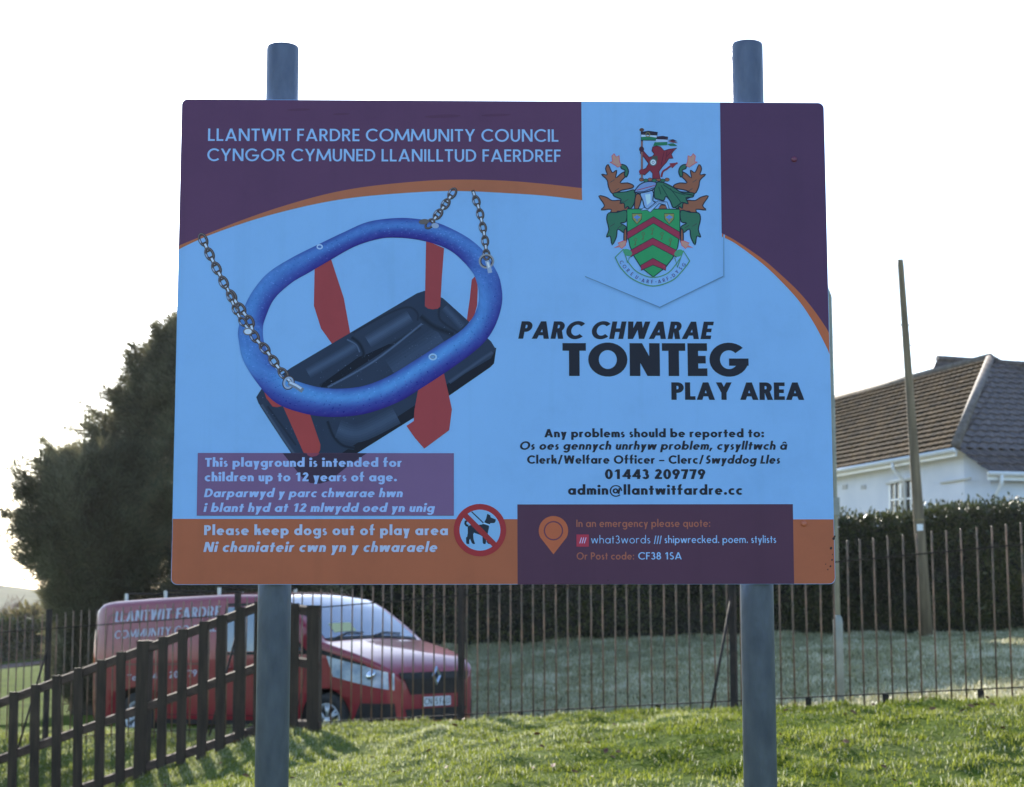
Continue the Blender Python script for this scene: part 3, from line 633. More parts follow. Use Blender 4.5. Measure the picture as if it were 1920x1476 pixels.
soft(cr([c4(*p) for p in [(560, 640), (820, 490), (900, 430)]]), 20, SL_)
soft(cr([c4(*p) for p in [(960, 430), (1240, 260)]]), 24, (60, 82, 118))
soft(cr([c4(*p) for p in [(640, 725), (900, 570), (1120, 450), (1310, 330)]]), 9, SD)
sw.poly([c4(*p) for p in [(645, 735), (660, 705), (900, 530), (960, 510), (1100, 445), (1125, 450), (1040, 510), (700, 730)]], (24, 27, 40))
soft(cr([c4(*p) for p in [(850, 400), (900, 440), (930, 500), (925, 530)]]), 8, (24, 28, 40))
soft(cr([c4(*p) for p in [(820, 415), (880, 450), (905, 500)]]), 4, (70, 96, 136))
soft(cr([c4(*p) for p in [(690, 735), (1000, 560), (1320, 310)]]), 5, (72, 98, 138))
soft(cr([c4(*p) for p in [(1120, 620), (1330, 480), (1450, 400)]]), 46, (50, 68, 100))
soft(cr([c4(*p) for p in [(860, 370), (1100, 240), (1230, 200), (1290, 240), (1290, 290)]]), 5, SD)
soft(cr([c4(*p) for p in [(1310, 260), (1400, 330), (1530, 380)]]), 12, (26, 30, 42))
soft(cr([c4(*p) for p in [(1440, 180), (1440, 280), (1560, 370)]]), 6, SD)
soft(cr([c4(*p) for p in [(1470, 200), (1590, 330)]]), 16, (54, 74, 108))
soft(cr([c4(*p) for p in [(690, 960), (730, 1060), (790, 1120), (870, 1140)]]), 7, (24, 28, 40))
soft(cr([c4(*p) for p in [(760, 1010), (900, 1040), (1150, 920)]]), 34, (54, 74, 106))
soft(cr([c4(*p) for p in [(1500, 700), (1700, 560), (1790, 500)]]), 8, (54, 72, 104))
soft(cr([c4(*p) for p in [(250, 850), (400, 1080), (560, 1310)]]), 7, (60, 80, 110))
soft(cr([c4(*p) for p in [(290, 860), (480, 1120)]]), 5, SD)
sw.hold = sw.k + 1
for k in range(420):
    a, b_ = rngp.random(), rngp.random(); x = 250 + a * 1480; y = 800 - a * 640 + b_ * (120 + 380 * (1 - abs(a - .3))) - 20
    if pip(c4(x, y), top_): sw.ell(*c4(x, y), rngp.uniform(.5, 1.3), rngp.uniform(.4, 1.0), rngp.choice([(38, 50, 74), (62, 84, 120), (34, 44, 64)]), n=6)
sw.hold = None; sw.k += 26
sw.poly([c5(*p) for p in [(690, -300), (836, -235), (818, 0), (805, 240), (785, 256), (745, 262), (705, 256), (680, 235)]], RS)
sw.poly([c6(*p) for p in [(310, 620), (500, 760), (490, 795), (440, 805), (400, 800), (340, 720)]], (128, 60, 66))
sw.poly([c6(*p) for p in [(470, 740), (720, 800), (840, 1150), (838, 1200), (815, 1240), (780, 1262), (735, 1265), (690, 1235), (665, 1180)]], (128, 60, 66))
sw.poly([c5(*p) for p in [(815, 720), (835, 785), (875, 960), (900, 1075), (878, 1245), (675, 1395), (600, 1310), (530, 1210), (590, 1170), (595, 1080), (625, 920), (640, 860)]], RS)
# blue ring: pairs (outer, inner)
pairs = [(745,409,746,446),(691,416,711,448),(646,435,664,463),(598,458,616,490),(548,483,580,511),(505,510,546,531),(478,540,514,561),(459,574,497,598),(447,616,493,618),(448,641,496,645),(456.6,677.5,512,685),(485,722,534,706),(518,756,566,718),(566,774.5,602,727),(617,782,641,729),(681,777,683,723.5),(743,756,726,707),(785.6,731,771.5,680),(842,694,826,645),(898,652,868,617),(926,616,892,585),(941,570,898,552),(939,532,891,521),(929,505,882,506),(906,470.5,868,490),(881,448.5,850,474),(854,432.7,828,462),(822.7,419,804,454.5),(788.5,411.5,779,449)]
pr_ = cr(pairs, 5, True); NT = 9; rows = []; cols = []
for k in range(NT + 1):
    t = k / NT; row = []; cc = []
    for q in pr_:
        x = q[0] + (q[2] - q[0]) * t; y = q[1] + (q[3] - q[1]) * t
        dx, dy = q[2] - q[0], q[3] - q[1]; l = math.hypot(dx, dy); s = (t - .5) * 2 * dy / l; sx_ = (t - .5) * 2 * dx / l   # s: -1 top edge, +1 bottom edge of the tube
        v = math.exp(-((s + .32) / .55) ** 2) if True else 0
        e = abs(t - .5) * 2; back = 1 - min(1, max(0, (y - 470) / 200))
        mot = rngp.uniform(-5, 5)
        lit = v * (1 - .30 * back); dk = max(0, e - .72) / .28
        r = 42 + 26 * lit - 2 * dk + mot * .6; gg = 58 + 70 * lit - 18 * max(0, s) - 10 * dk + mot; bb = 142 + 62 * lit - 22 * dk * .6 - 16 * max(0, s) + mot
        row.append((x, y)); cc.append((r, gg, bb))
    rows.append(row); cols.append(cc)
for k in range(NT): sw.strip(rows[k], rows[k + 1], cols[k], cols[k + 1], True)
sw.hold = sw.k + 1
for k in range(1100):
    i = rngp.randrange(len(pr_)); q = pr_[i]; t = rngp.uniform(.12, .85); j = min(NT, int(t * NT)); c0 = cols[j][i]; f_ = rngp.choice([-14, -9, 10, 16])
    sw.ell(q[0] + (q[2] - q[0]) * t, q[1] + (q[3] - q[1]) * t, rngp.uniform(.7, 2.0), rngp.uniform(.6, 1.4), tuple(max(10, v + f_) for v in c0), n=7)
sw.hold = None; sw.k += 26
sw.ring(599.5, 463, 6, 5, 2.6, (128, 168, 220)); sw.ring(811.5, 669.5, 8, 6.5, 3, (120, 166, 216)); sw.ell(811.5, 669.5, 3, 2.4, (80, 130, 190)); sw.ring(811.5, 669.5, 4.6, 3.6, 1, (90, 110, 140))
# chains
CD, CD2, CH, CH2 = (58, 56, 62), (84, 88, 100), (150, 182, 226), (116, 146, 190)
def chain(path, link=13.5, size=1.0, start=0):
    p = cr(path, 10); d = [0]
    for a, b in zip(p, p[1:]): d.append(d[-1] + math.hypot(b[0] - a[0], b[1] - a[1]))
    n = max(1, round(d[-1] / link))
    for k in range(n + 1):
        s = d[-1] * k / n; i = max(j for j in range(len(d)) if d[j] <= s + 1e-6); i = min(i, len(p) - 2)
        t = (s - d[i]) / max(1e-6, d[i + 1] - d[i]); x = p[i][0] + (p[i + 1][0] - p[i][0]) * t; y = p[i][1] + (p[i + 1][1] - p[i][1]) * t
        an = math.atan2(p[i + 1][1] - p[i][1], p[i + 1][0] - p[i][0]); ux, uy = math.cos(an), math.sin(an)
        if (k + start) % 2 == 0:
            sw.ring(x, y, 11.5 * size, 7.6 * size, 4.3 * size, CD, an); sw.ring(x - .8, y - .8, 10.4 * size, 6.5 * size, 1.5 * size, CD2, an)
            sw.ell(x - uy * 5.4 * size, y + ux * 5.4 * size, 3.6 * size, 1.2 * size, CH2, an, 8)
        else:
            sw.stroke([(x - ux * 8.5 * size, y - uy * 8.5 * size), (x + ux * 8.5 * size, y + uy * 8.5 * size)], 6.4 * size, CD)
            sw.stroke([(x - ux * 5.6 * size, y - uy * 5.6 * size), (x + ux * 5.6 * size, y + uy * 5.6 * size)], 3.4 * size, CH)
chain([(381, 450), (396, 483), (413, 517), (428, 545), (447, 573), (468, 603), (478, 632), (500, 658), (521, 688), (541, 712)], 14.6, 1.2)
chain([(428, 545), (438, 572), (450, 596), (463, 614)], 12, .95, 1)
chain([(848, 363), (832, 388), (815, 410), (806, 420)], 12.5, 1.08)
chain([(889, 365), (898, 392), (904, 420), (909, 447), (912, 478)], 12.5, 1.0, 1)
sw.ell(465, 621, 8.5, 6.5, CH); sw.ring(465, 622, 9, 7, 2, CD2)
sw.ring(541, 718, 11, 13, 5, CH2, .3); sw.ring(541, 718, 11.5, 13.5, 1.8, CD, .3); sw.stroke([(541, 718), (556, 725), (568, 733)], 9, (92, 112, 140)); sw.stroke([(543, 717), (556, 723), (565, 729)], 4, CH)
sw.ell(795, 416, 10, 5, (80, 84, 92), -.1); sw.ell(816, 423.5, 7, 5, CH2, .1)
sw.ring(912, 490, 14.5, 14, 4.4, (112, 128, 148)); sw.ring(912, 490, 11.4, 11, 2, CD); sw.stroke([(913, 489), (917, 502), (919, 512)], 8, CH2); sw.stroke([(914, 492), (917, 502)], 3.6, (160, 190, 230))
# purple information box, printed over the swing's lower corner
sw.build("swing_picture", panel, PRINT, "printed picture of a blue cradle swing")
IB = sw.base + sw.k * 2.5e-6 + 1e-5
ib = Art(IB)
ib.poly([(371, 849.5), (851, 850), (851, 967), (369, 967)], (92, 80, 124))
ib.poly([(530, 849.8), (688, 850), (655, 872), (618, 902), (600, 907), (582, 906), (565, 894)], (50, 44, 66))
ib.poly([(575, 849.8), (600, 849.8), (594, 855), (584, 857), (577, 854)], (106, 58, 82))
ib.build("text_box", panel, PRINT, "purple box behind the age notice")
for t in LCOL:
    t.v = [(x, y - IB - 2e-5, z) for x, y, z in t.v]; t.build("lettering", panel, PRINT)
print("IB", IB)

# the council's coat of arms
ca_ = Art(0.0005)
c3 = lambda p: (1080 + p[0] / 3.5143, 180 + p[1] / 3.5143)
LN, GR, GR2, BR, TUL = (30, 36, 56), (42, 116, 96), (46, 98, 86), (114, 82, 70), (146, 126, 128)
def piece(pts, c, ol=LN, wd=2.0, sm=True):
    q = [c3(p) for p in pts]; q = cr(q, 3, True) if sm else q
    ca_.poly(q, c); ca_.stroke(q, wd, ol, True)
mir = lambda pts: [(1022 - x, y) for x, y in pts]
LFT = [([(150,660),(200,668),(238,690),(300,690),(345,735),(330,765),(275,760),(240,800),(215,792),(232,748),(165,752),(188,722)], BR),
       ([(215,772),(270,768),(332,755),(330,828),(292,838),(330,862),(322,905),(275,878),(266,930),(238,982),(226,925),(200,930),(216,880),(202,812)], GR2),
       ([(318,885),(332,885),(332,962),(316,958)], BR),
       ([(168,517),(205,520),(195,480),(212,453),(238,505),(268,490),(262,540),(300,510),(335,498),(342,515),(290,572),(340,574),(378,590),(368,608),(300,622),(242,645),(214,600),(205,555)], BR),
       ([(298,452),(330,462),(346,498),(332,535),(318,520),(322,490),(298,478)], GR2),
       ([(250,640),(330,632),(388,622),(386,700),(358,745),(342,728),(322,742),(316,708),(290,708),(296,682),(252,662)], GR2)]
for pts, c in LFT: piece(pts, c); piece(mir(pts), c)
for pts in ([(222,436),(240,432),(236,396),(250,380),(264,402),(284,393),(286,430),(297,460),(275,470),(256,455)], [(250,1001),(286,985),(276,970),(312,955),(332,956),(325,985),(300,1006),(288,994)]):
    piece(pts, TUL, (160, 66, 96), 1.3, False); piece(mir(pts), TUL, (160, 66, 96), 1.3, False)
for x, y in ((240, 560), (268, 618), (300, 700), (240, 850), (290, 860), (330, 690)):
    for sx_ in (x, 1022 - x): ca_.stroke([c3((sx_ - 14, y + 10)), c3((sx_ + 14, y - 8))], 1.2, (52, 60, 72))
piece([(525,574),(570,570),(640,602),(700,640),(770,655),(765,668),(724,672),(740,712),(700,702),(672,722),(640,737),(620,692),(592,662),(578,690),(545,682),(518,672),(515,620)], GR2)
for q in ([(560,590),(590,640),(620,690)], [(620,610),(660,660),(690,700)], [(545,600),(560,650)], [(575,585),(640,630),(720,655)]): ca_.stroke([c3(p) for p in q], 1.4, (30, 56, 62))
piece([(395,652),(432,662),(412,740),(386,742)], BR)
piece([(425,640),(505,625),(506,690),(522,700),(482,746),(452,732),(440,690)], (104, 148, 208))
ca_.poly([c3(p) for p in [(455,650),(490,645),(492,700),(468,720)]], (140, 186, 236))
piece([(384,632),(420,585),(470,565),(526,570),(522,600),(500,622),(440,638),(400,640)], (92, 128, 190))
ca_.stroke([c3(p) for p in [(400,622),(440,612),(520,590)]], 1.4, (120, 52, 80)); ca_.stroke([c3(p) for p in [(388,634),(450,630),(512,606)]], 1.3, LN)
piece([(540,745),(560,718),(604,722),(606,745)], BR, sm=False)
piece([(336,745),(682,747),(685,900),(669,1000),(636,1070),(590,1130),(509,1194),(430,1132),(385,1062),(355,990),(337,900)], (42, 130, 92), LN, 1.8, False)
def chev(ax, ay, ay2, xl, yl, yl2, xr, yr, yr2):
    q = [c3(p) for p in ((xl, yl), (ax, ay), (xr, yr), (xr, yr2), (ax, ay2), (xl, yl2))]; ca_.poly(q, (118, 46, 76)); ca_.stroke(q, 1.3, LN, True)
chev(510, 796, 840, 338, 897, 945, 683, 897, 947); chev(506, 936, 982, 358, 1018, 1062, 662, 1018, 1064); chev(507, 1070, 1115, 428, 1116, 1150, 592, 1116, 1150)
for x in (402, 614):
    piece([(x-32,776),(x+32,776),(x+30,812),(x,846),(x-30,812)], (112, 124, 82), LN, 1.2, False)
    ca_.ell(*c3((x, 800)), 6.2, 2.4, (74, 118, 196)); ca_.ell(*c3((x, 800)), 2.6, 4.6, (74, 118, 196)); ca_.ell(*c3((x, 818)), 2, 3, (70, 110, 150))
for x, y in ((503, 878), (443, 910), (567, 910), (392, 948), (622, 950)):
    ca_.ring(*c3((x, y)), 3.2, 3.2, 1.2, (72, 88, 70)); ca_.stroke([c3((x, y + 12)), c3((x, y + 36))], 1.4, (72, 88, 70)); ca_.stroke([c3((x - 9, y + 33)), c3((x, y + 33))], 2.4, (72, 88, 70))
q = [c3(p) for p in [(425,757),(447,736),(470,746),(540,692),(600,700),(614,745),(600,745),(588,718),(548,708),(490,768),(465,752)]]
ca_.poly(q, (112, 160, 222)); ca_.stroke(q, 1.5, (44, 62, 100), True); ca_.stroke([c3(p) for p in [(470,752),(545,700),(594,708)]], 1, (60, 86, 134))
for k in range(7): ca_.ell(*c3((432 + 28 * k, 552 + (6 if k % 2 else 0))), 4.6, 3.4, BR if k % 2 == 0 else GR2); ca_.ring(*c3((432 + 28 * k, 552 + (6 if k % 2 else 0))), 4.8, 3.6, 1, LN, n=14)
# dragon with banner
DR = (104, 44, 62)
piece([(505,337),(530,330),(556,336),(580,362),(612,352),(664,345),(640,366),(628,385),(640,412),(612,412),(594,440),(566,470),(546,500),(556,546),(503,546),(505,512),(486,490),(452,522),(432,512),(420,520),(424,494),(460,478),(478,446),(446,402),(424,378),(426,352),(446,366),(480,404),(502,400),(516,384),(500,362)], DR, (48, 30, 52), 1.3, False)
for q in ([(600,360),(590,430)], [(640,352),(598,400)], [(580,370),(560,460)]): ca_.stroke([c3(p) for p in q], 1.2, (64, 28, 52))
ca_.stroke(cr([c3(p) for p in [(562,535),(572,500),(600,480),(625,462),(668,442)]]), 3.4, DR); ca_.poly([c3(p) for p in [(615,445),(672,440),(634,478)]], DR)
ca_.poly([c3(p) for p in [(500,400),(535,395),(540,425),(500,425)]], (60, 72, 72))
ca_.ell(*c3((508, 438)), 7, 7, (58, 92, 110)); ca_.ell(*c3((508, 438)), 5.2, 5.2, (158, 190, 230)); ca_.ring(*c3((508, 438)), 2.6, 2.6, 1, (60, 90, 130))
ca_.stroke([c3((434, 228)), c3((434, 550))], 3.6, (46, 40, 52)); ca_.stroke([c3((434, 300)), c3((434, 545))], 1.7, (136, 108, 108))
ca_.ell(*c3((433, 224)), 4.4, 3.2, (72, 58, 56))
ca_.ell(*c3((432, 352)), 4.6, 5.2, (58, 36, 52)); ca_.ell(*c3((434, 500)), 5.4, 5.0, DR)
fl = lambda pts, c: ca_.poly([c3(p) for p in pts], c)
fl([(428,240),(475,232),(537,240),(535,262),(428,256)], (38, 36, 52)); fl([(428,256),(535,262),(533,275),(428,271)], (140, 176, 232)); fl([(428,271),(480,268),(533,276),(528,293),(428,292)], (36, 104, 84))
ca_.ring(*c3((473, 256)), 4.6, 4.6, 1.6, (98, 102, 80)); ca_.stroke([c3(p) for p in [(428,240),(475,232),(537,240),(530,293),(428,292)]], 1, LN, True)
fl([(535,268),(570,264),(606,270),(604,290),(532,286)], (42, 36, 54)); fl([(528,286),(604,290),(602,306),(522,306)], (128, 166, 224)); fl([(518,306),(602,304),(600,324),(508,330)], (36, 104, 84))
fl([(606,292),(640,286),(668,300),(640,300)], (42, 36, 54)); fl([(600,318),(640,312),(668,330),(620,330)], (36, 96, 84)); fl([(604,302),(640,296),(672,312),(640,308)], (88, 48, 70))
# motto scroll
SG = (66, 122, 104)
ca_.stroke(cr([c3(p) for p in [(258,1064),(300,1140),(380,1212),(505,1253),(630,1218),(705,1148),(749,1088)]]), 2.0, SG)
ca_.stroke(cr([c3(p) for p in [(334,1082),(400,1158),(505,1196),(610,1164),(690,1066)]]), 1.8, SG)
for q in ([(258,1064),(312,1010),(334,1050)], [(749,1088),(706,1020),(690,1066)], [(312,1010),(340,1100),(352,1062)], [(706,1020),(668,1130),(650,1066)]): ca_.stroke([c3(p) for p in q], 1.8, SG)
ca_.ell(*c3((340, 1032)), 9, 6, (58, 132, 110), .5); ca_.ell(*c3((676, 1036)), 9, 6, (58, 132, 110), -.5)
c7 = lambda x, y: (1120 + x / 8.2, 380 + y / 8.2)
mo = [('C',372,918),('O',418,985),('R',473,1044),('E',532,1098),('U',606,1148),('·',657,1172),('A',705,1196),('R',775,1212),('F',842,1218),('·',900,1214),('A',955,1212),('R',1022,1194),('F',1080,1170),('·',1131,1152),('D',1172,1118),('Y',1226,1066),('S',1280,1010),('G',1330,955)]
for k, (ch, x, y) in enumerate(mo):
    a0, b0 = mo[max(0, k - 1)], mo[min(len(mo) - 1, k + 1)]; an = math.atan2(b0[2] - a0[2], b0[1] - a0[1]); adv, ps = glyph(ch, .17, .12); z = ca_._z(); px0, py0 = c7(x, y); sc_ = 6.6
    for j, q in enumerate(ps):
        loc = []
        for gx_, gy_ in q:
            ex, ey = (gx_ - adv / 2) * sc_ * .95, -(gy_ - .5) * sc_; loc.append(B(px0 + ex * math.cos(an) - ey * math.sin(an), py0 + ex * math.sin(an) + ey * math.cos(an)))
        ca_.local(loc, ink((66, 58, 122)), z - j * 3e-6)
ca_.build("coat_of_arms", panel, PRINT, "council crest with red dragon and green shield")
# fixings, dirt marks along the right edge
for x, y in ((1507.5, 982), (1489, 299)):
    q = B(x, y); mb = MB(); mb.lathe([(.0055, 0), (.0055, -.001), (.003, -.0022), (.0005, -.0025)], 14, Matrix.Translation((q[0], -.0003, q[1])) @ Matrix.Rotation(math.radians(-90), 4, 'X'))
    mb.build("rivet", mat("rivet_cap", ink((136, 88, 72)) if y > 500 else ink((84, 50, 76)), None, rough=.4), panel, True)
GR_ = 0
for x, y, r in ((1563, 1010, 2.4), (1558, 1028, 2.2), (1560, 1050, 1.5), (1557, 1062, 1.6), (1552, 1068, 1.2), (1561, 1040, 1), (1565, 1006, 1.6), (1548, 1058, 1), (1140, 1088, 1)):
    grime = Art(0.0005 + GR_ * 6e-6); GR_ += 1; grime.ell(x, y, r, r * 1.3, (46, 40, 44), .4, 8); grime.build("stain", panel, PRINT)
for x, y, rx, ry in ((830, 218, 34, 3), (560, 206, 22, 2.5), (930, 216, 28, 2.5), (640, 214, 16, 2)):
    grime = Art(0.0005 + GR_ * 6e-6); GR_ += 1; grime.ell(x, y, rx, ry, (69, 50, 80), -.03, 16); grime.build("stain", panel, PRINT)
# two posts, standing behind the sheet
for xt, yt, xb_, yb_ in ((537.5, 86, 515.5, 1110), (1403.5, 81, 1420, 1110)):
    q = B(xb_, yb_); q2 = B(xt, yt)
    R0 = 0.0302; x0 = q[0] * 1.0115; ztop = PCEN.z + q2[1] * 1.012 + .004 - sign.location.z
    mb = MB(); N_ = 40
    mb.lathe([(R0, -0.6), (R0, ztop - .006), (R0 - .0012, ztop - .001), (R0 - .003, ztop)], N_, Matrix.Translation((x0, R0 + .0075, 0)))
    po = mb.build("post", MT['galv'], sign, True)
    for zc in (PCEN.z + PH * .36 - sign.location.z, PCEN.z - PH * .36 - sign.location.z):      # clip that holds the sheet
        mb = MB(); mb.lathe([(R0 + .0005, -.02), (R0 + .003, -.02), (R0 + .003, .02), (R0 + .0005, .02)], 28, Matrix.Translation((x0, R0 + .0075, zc)))
        mb.build("clip", MT['galv'], po, True)

# ---------------------------------------------------------------- metal railing along the top of the bank
rail_root = empty("metal_railing", (FP0.x, FP0.y, gz(FP0.x, FP0.y)))
tag(rail_root, "rusty dark metal railing of thin upright bars running behind the sign", "railing")
RB = rail_root.location.copy()
TOPR = [(0, 1190), (172, 1172), (440, 1154), (597, 1141), (720, 1130), (900, 1110.5), (1075, 1103 - 4), (1350, 1074), (1566, 1054), (1743, 1036), (1920, 1018), (2000, 1010)]
BOTR = [(0, 1392), (172, 1382), (440, 1364), (647, 1349), (900, 1339), (1143, 1327), (1358, 1315), (1453, 1311), (1566, 1304), (1920, 1287), (2000, 1283)]
def rail_z(tab, px):
    q, t = fence_at_px(px); py = np.interp(px, [a for a, _ in tab], [b for _, b in tab]); return P(px, py, q.y), t
def rail_curve(tab):
    ts, zs = [], []
    for px in range(-60, 2061, 40):
        p, t = rail_z(tab, px); ts.append(t); zs.append(p.z)
    k = np.polyfit(ts, zs, 3); lo_, hi_ = ts[0], ts[-1]; return lambda t: float(np.polyval(k, min(max(t, lo_), hi_))) + .035 * (t - min(max(t, lo_), hi_))
ztop, zbot = rail_curve(TOPR), rail_curve(BOTR)
T0 = fence_at_px(-8)[1]; T1 = fence_at_px(1935)[1]; SPN = Vector((FDIR.y * -1, FDIR.x, 0))
SPC = (T1 - T0) / 97.0
post_t = [fence_at_px(p)[1] for p in (105, 453, 866, 1367)]
def at_t(t, z): q = FP0 + FDIR * t; return Vector((q.x - RB.x, q.y - RB.y, z - RB.z))
for k in range(98):
    t = T0 + k * SPC
    if min(abs(t - p) for p in post_t) < 0.035: continue
    jx, jy = random.uniform(-.006, .006), random.uniform(-.012, .012)
    zt = ztop(t) + 0.155 + random.uniform(-.008, .008); zb = zbot(t) - 0.13
    mb = MB(); a = at_t(t, zb); b = at_t(t + jx, zt) + SPN * jy
    mb.tube([a, (a + b) / 2, b - Vector((0, 0, .004)), b], [.0068, .0068, .0068, .005], 8)
    mb.build("bar", MT['rust'], rail_root, True)
mb = MB()                                               # the railing goes on past both edges of the view
for k in list(range(-26, 0)) + list(range(98, 140)):
    t = T0 + k * SPC; mb.tube([at_t(t, zbot(t) - .13), at_t(t, ztop(t) + .155)], .0068, 8)
o = mb.build("bar", MT['rust'], rail_root, True); o["kind"] = "stuff"
for zf, dz in ((ztop, 0), (zbot, 0)):
    mb = MB(); n = 70
    for i in range(n):
        a = T0 - 3 + (T1 - T0 + 7.8) * i / n; b = T0 - 3 + (T1 - T0 + 7.8) * (i + 1) / n
        mb.bar(at_t(a, zf(a)), at_t(b, zf(b)), .034, .009)
    mb.build("rail", MT['steel_dark'], rail_root)
for t in post_t:
    q = FP0 + FDIR * t; g0 = gz(q.x, q.y); zt = ztop(t) + .2
    mb = MB(); mb.bar(at_t(t, g0 - .3), at_t(t, zt), .05, .05, up=FDIR, ch=.006); mb.build("post", MT['steel_dark'], rail_root)
    if abs(t - post_t[2]) < .01: continue
    e = q - SPN * 0.36 - FDIR * .06
    mb = MB(); mb.tube([at_t(t, zbot(t) + .80 * (ztop(t) - zbot(t))) - SPN * .02, Vector((e.x, e.y, gz(e.x, e.y) - .1)) - RB], .011, 8); mb.build("brace", MT['steel_dark'], rail_root, True)
for px in (700, 975, 1108, 1227, 1503, 1645, 1820):
    q, t = fence_at_px(px)
    mb = MB(); mb.bar(at_t(t, zbot(t) - .16), at_t(t, zbot(t) - .006), .045, .02, up=SPN, ch=.003); mb.build("foot", MT['steel_dark'], rail_root)

# ---------------------------------------------------------------- wooden fence stepping down the bank
wf = empty("wooden_fence", (0, 0, 0)); tag(wf, "dark brown wooden picket fence sloping down the bank at left", "fence")
def wd_(px): return 16.0 - px / 590.0 * 0.9
TW = [(-130, 1366), (0, 1318), (483, 1138), (548, 1143), (600, 1150)]; MW = [(-130, 1470), (0, 1424), (480, 1252), (548, 1241), (602, 1250)]; LW = [(-130, 1574), (0, 1530), (153, 1480), (480, 1369), (548, 1360), (600, 1362)]
ip = lambda tab, px: float(np.interp(px, [a for a, _ in tab], [b for _, b in tab]))
wp = lambda px, py: P(px, py, wd_(px))
c0 = wp(300, 1400); wf.location = (c0.x, c0.y, gz(c0.x, c0.y)); WB = wf.location.copy()
WN = Vector((0.18, 0.98, 0)).normalized()
for tab in (TW, MW, LW):
    mb = MB(); px = [-125, 0, 483, 548, 598]
    for a, b in zip(px, px[1:]):
        ya = ip(tab, a)
        A_, B_ = wp(a, ya) - WB + WN * .012, wp(b, ip(tab, b)) - WB + WN * .012
        prof = [(0, -.036), (.062, -.036), (.062, .044), (.056, .048), (0, .032)]
        mb.add([p + WN * d_ + Vector((0, 0, h_)) for p in (A_, B_) for d_, h_ in prof], [(i, (i + 1) % 5, 5 + (i + 1) % 5, 5 + i) for i in range(5)] + [(0, 1, 2, 3, 4), (5, 6, 7, 8, 9)])
    mb.build("rail", MT['wood_rail'], wf)
for px in (-120, -81, -43, -8, 25, 67, 109, 149, 189, 229, 306, 343, 381, 416, 453, 487, 520, 553):
    lean = random.uniform(-.012, .012); top = wp(px, ip(TW, px) - 11 + random.uniform(-1.5, 1.5)); bot = wp(px - 4, ip(LW, px - 4) + 22)
    mb = MB(); mb.bar(bot - WB - WN * .002, top - WB - WN * .002 + Vector((lean, 0, 0)), .084, .022, up=WN, ch=.003); mb.build("picket", MT['wood_dark'], wf)
for px, w, capy in ((268, .115, 1206), (586, .105, 1140)):
    top = wp(px, capy); bx = wp(px - 6 if px < 400 else px, 1420); g0 = gz(bx.x, bx.y) - .3
    mb = MB(); mb.bar(Vector((bx.x, bx.y, g0)) - WB + WN * .05, top - WB + WN * .05, w, w, up=WN, ch=.006); po = mb.build("post", MT['wood_dark'], wf)
    mb = MB(); mb.box((top.x - WB.x + WN.x * .05, top.y - WB.y + WN.y * .05, top.z - WB.z + .012), (w + .012, w + .012, .02)); mb.build("cap", MT['wood_dark'], po)

# ---------------------------------------------------------------- red van
AV = math.radians(38); rw = Vector((-math.cos(AV), math.sin(AV), 0)); yv = Vector((-math.sin(AV), -math.cos(AV), 0))
VD = 21.9
wfp = P(622, 1350, VD); VO = wfp - rw * .933 - yv * .86; VO.z = wfp.z - .345
van = empty("parked_van", VO); van.rotation_euler = (0, math.radians(1.1), math.pi - AV)
tag(van, "red panel van with white lettering and roof bars parked behind the railing", "van")
VM = Matrix.Translation(VO) @ van.rotation_euler.to_matrix().to_4x4(); VMI = VM.inverted()
KZ1 = [(0,.84),(.02,.92),(.06,.985),(.12,1.035),(.25,1.11),(.5,1.20),(.8,1.285),(1.02,1.345),(1.3,1.56),(1.6,1.77),(1.85,1.895),(2.1,1.95),(2.8,1.975),(4,1.965),(5.0,1.945),(5.25,1.925),(5.34,1.87),(5.39,1.78),(5.40,1.72)]
KW = [(0,.60),(.02,.69),(.06,.765),(.12,.82),(.25,.885),(.5,.94),(.8,.962),(1.5,.975),(4.8,.975),(5.2,.965),(5.34,.935),(5.39,.89),(5.40,.86)]
def ev(K, x):
    return float(np.interp(x, [a for a, _ in K], [b for _, b in K]))
def Wv(x, z):
    w = ev(KW, x); t = max(0, (z - 1.12) / .85); b = max(0, (.62 - z) / .35)
    return w * (1 - .105 * t ** 1.5 - .02 * b * b)
def rcv(x): return .05 + .09 * min(1, max(0, (x - .9) / 1.0))
def Tv(x, y):
    z1 = ev(KZ1, x); r = rcv(x); zs = z1 - r; ws = Wv(x, zs); yc = ws - r * .95; y = abs(y)
    return z1 - .035 * (y / yc) ** 2 if y <= yc else z1 - .035 - (r - .035) * (1 - math.sqrt(max(0, 1 - ((y - yc) / (ws - yc)) ** 2)))
def van_ring(x):
    z1 = ev(KZ1, x); r = rcv(x); z0 = .27 if x > .1 else .27 + .05 * (1 - x / .1); zs = z1 - r
    pts = [(0, z0)]; w0 = Wv(x, z0 + .07)
    pts += [(w0 - .12, z0), (w0 - .03, z0 + .015), (w0, z0 + .07)]
    pts += [(Wv(x, z), z) for z in np.linspace(z0 + .07, zs, 17)[1:]]
    ws = Wv(x, zs); yc = ws - r * .95
    pts += [(yc + (ws - yc) * math.cos(a), zs + (z1 - .035 - zs) * math.sin(a)) for a in np.linspace(0, math.pi / 2, 6)[1:]]
    pts += [(yc * (1 - k / 6), z1 - .035 * (1 - k / 6) ** 2) for k in range(1, 7)]
    return pts
xsv = [0, .01, .03, .06, .09, .12, .18, .25, .37, .5, .65, .8, .92, 1.02, 1.15, 1.3, 1.45, 1.6, 1.75, 1.85, 1.97, 2.1, 2.4, 2.8, 3.2, 3.7, 4.2, 4.7, 5.0, 5.15, 5.25, 5.3, 5.34, 5.37, 5.39, 5.40]
mb = MB(); rings = [van_ring(x) for x in xsv]; full = []
for x, r in zip(xsv, rings): full.append([(x, y, z) for y, z in r] + [(x, -y, z) for y, z in r[-2:0:-1]])
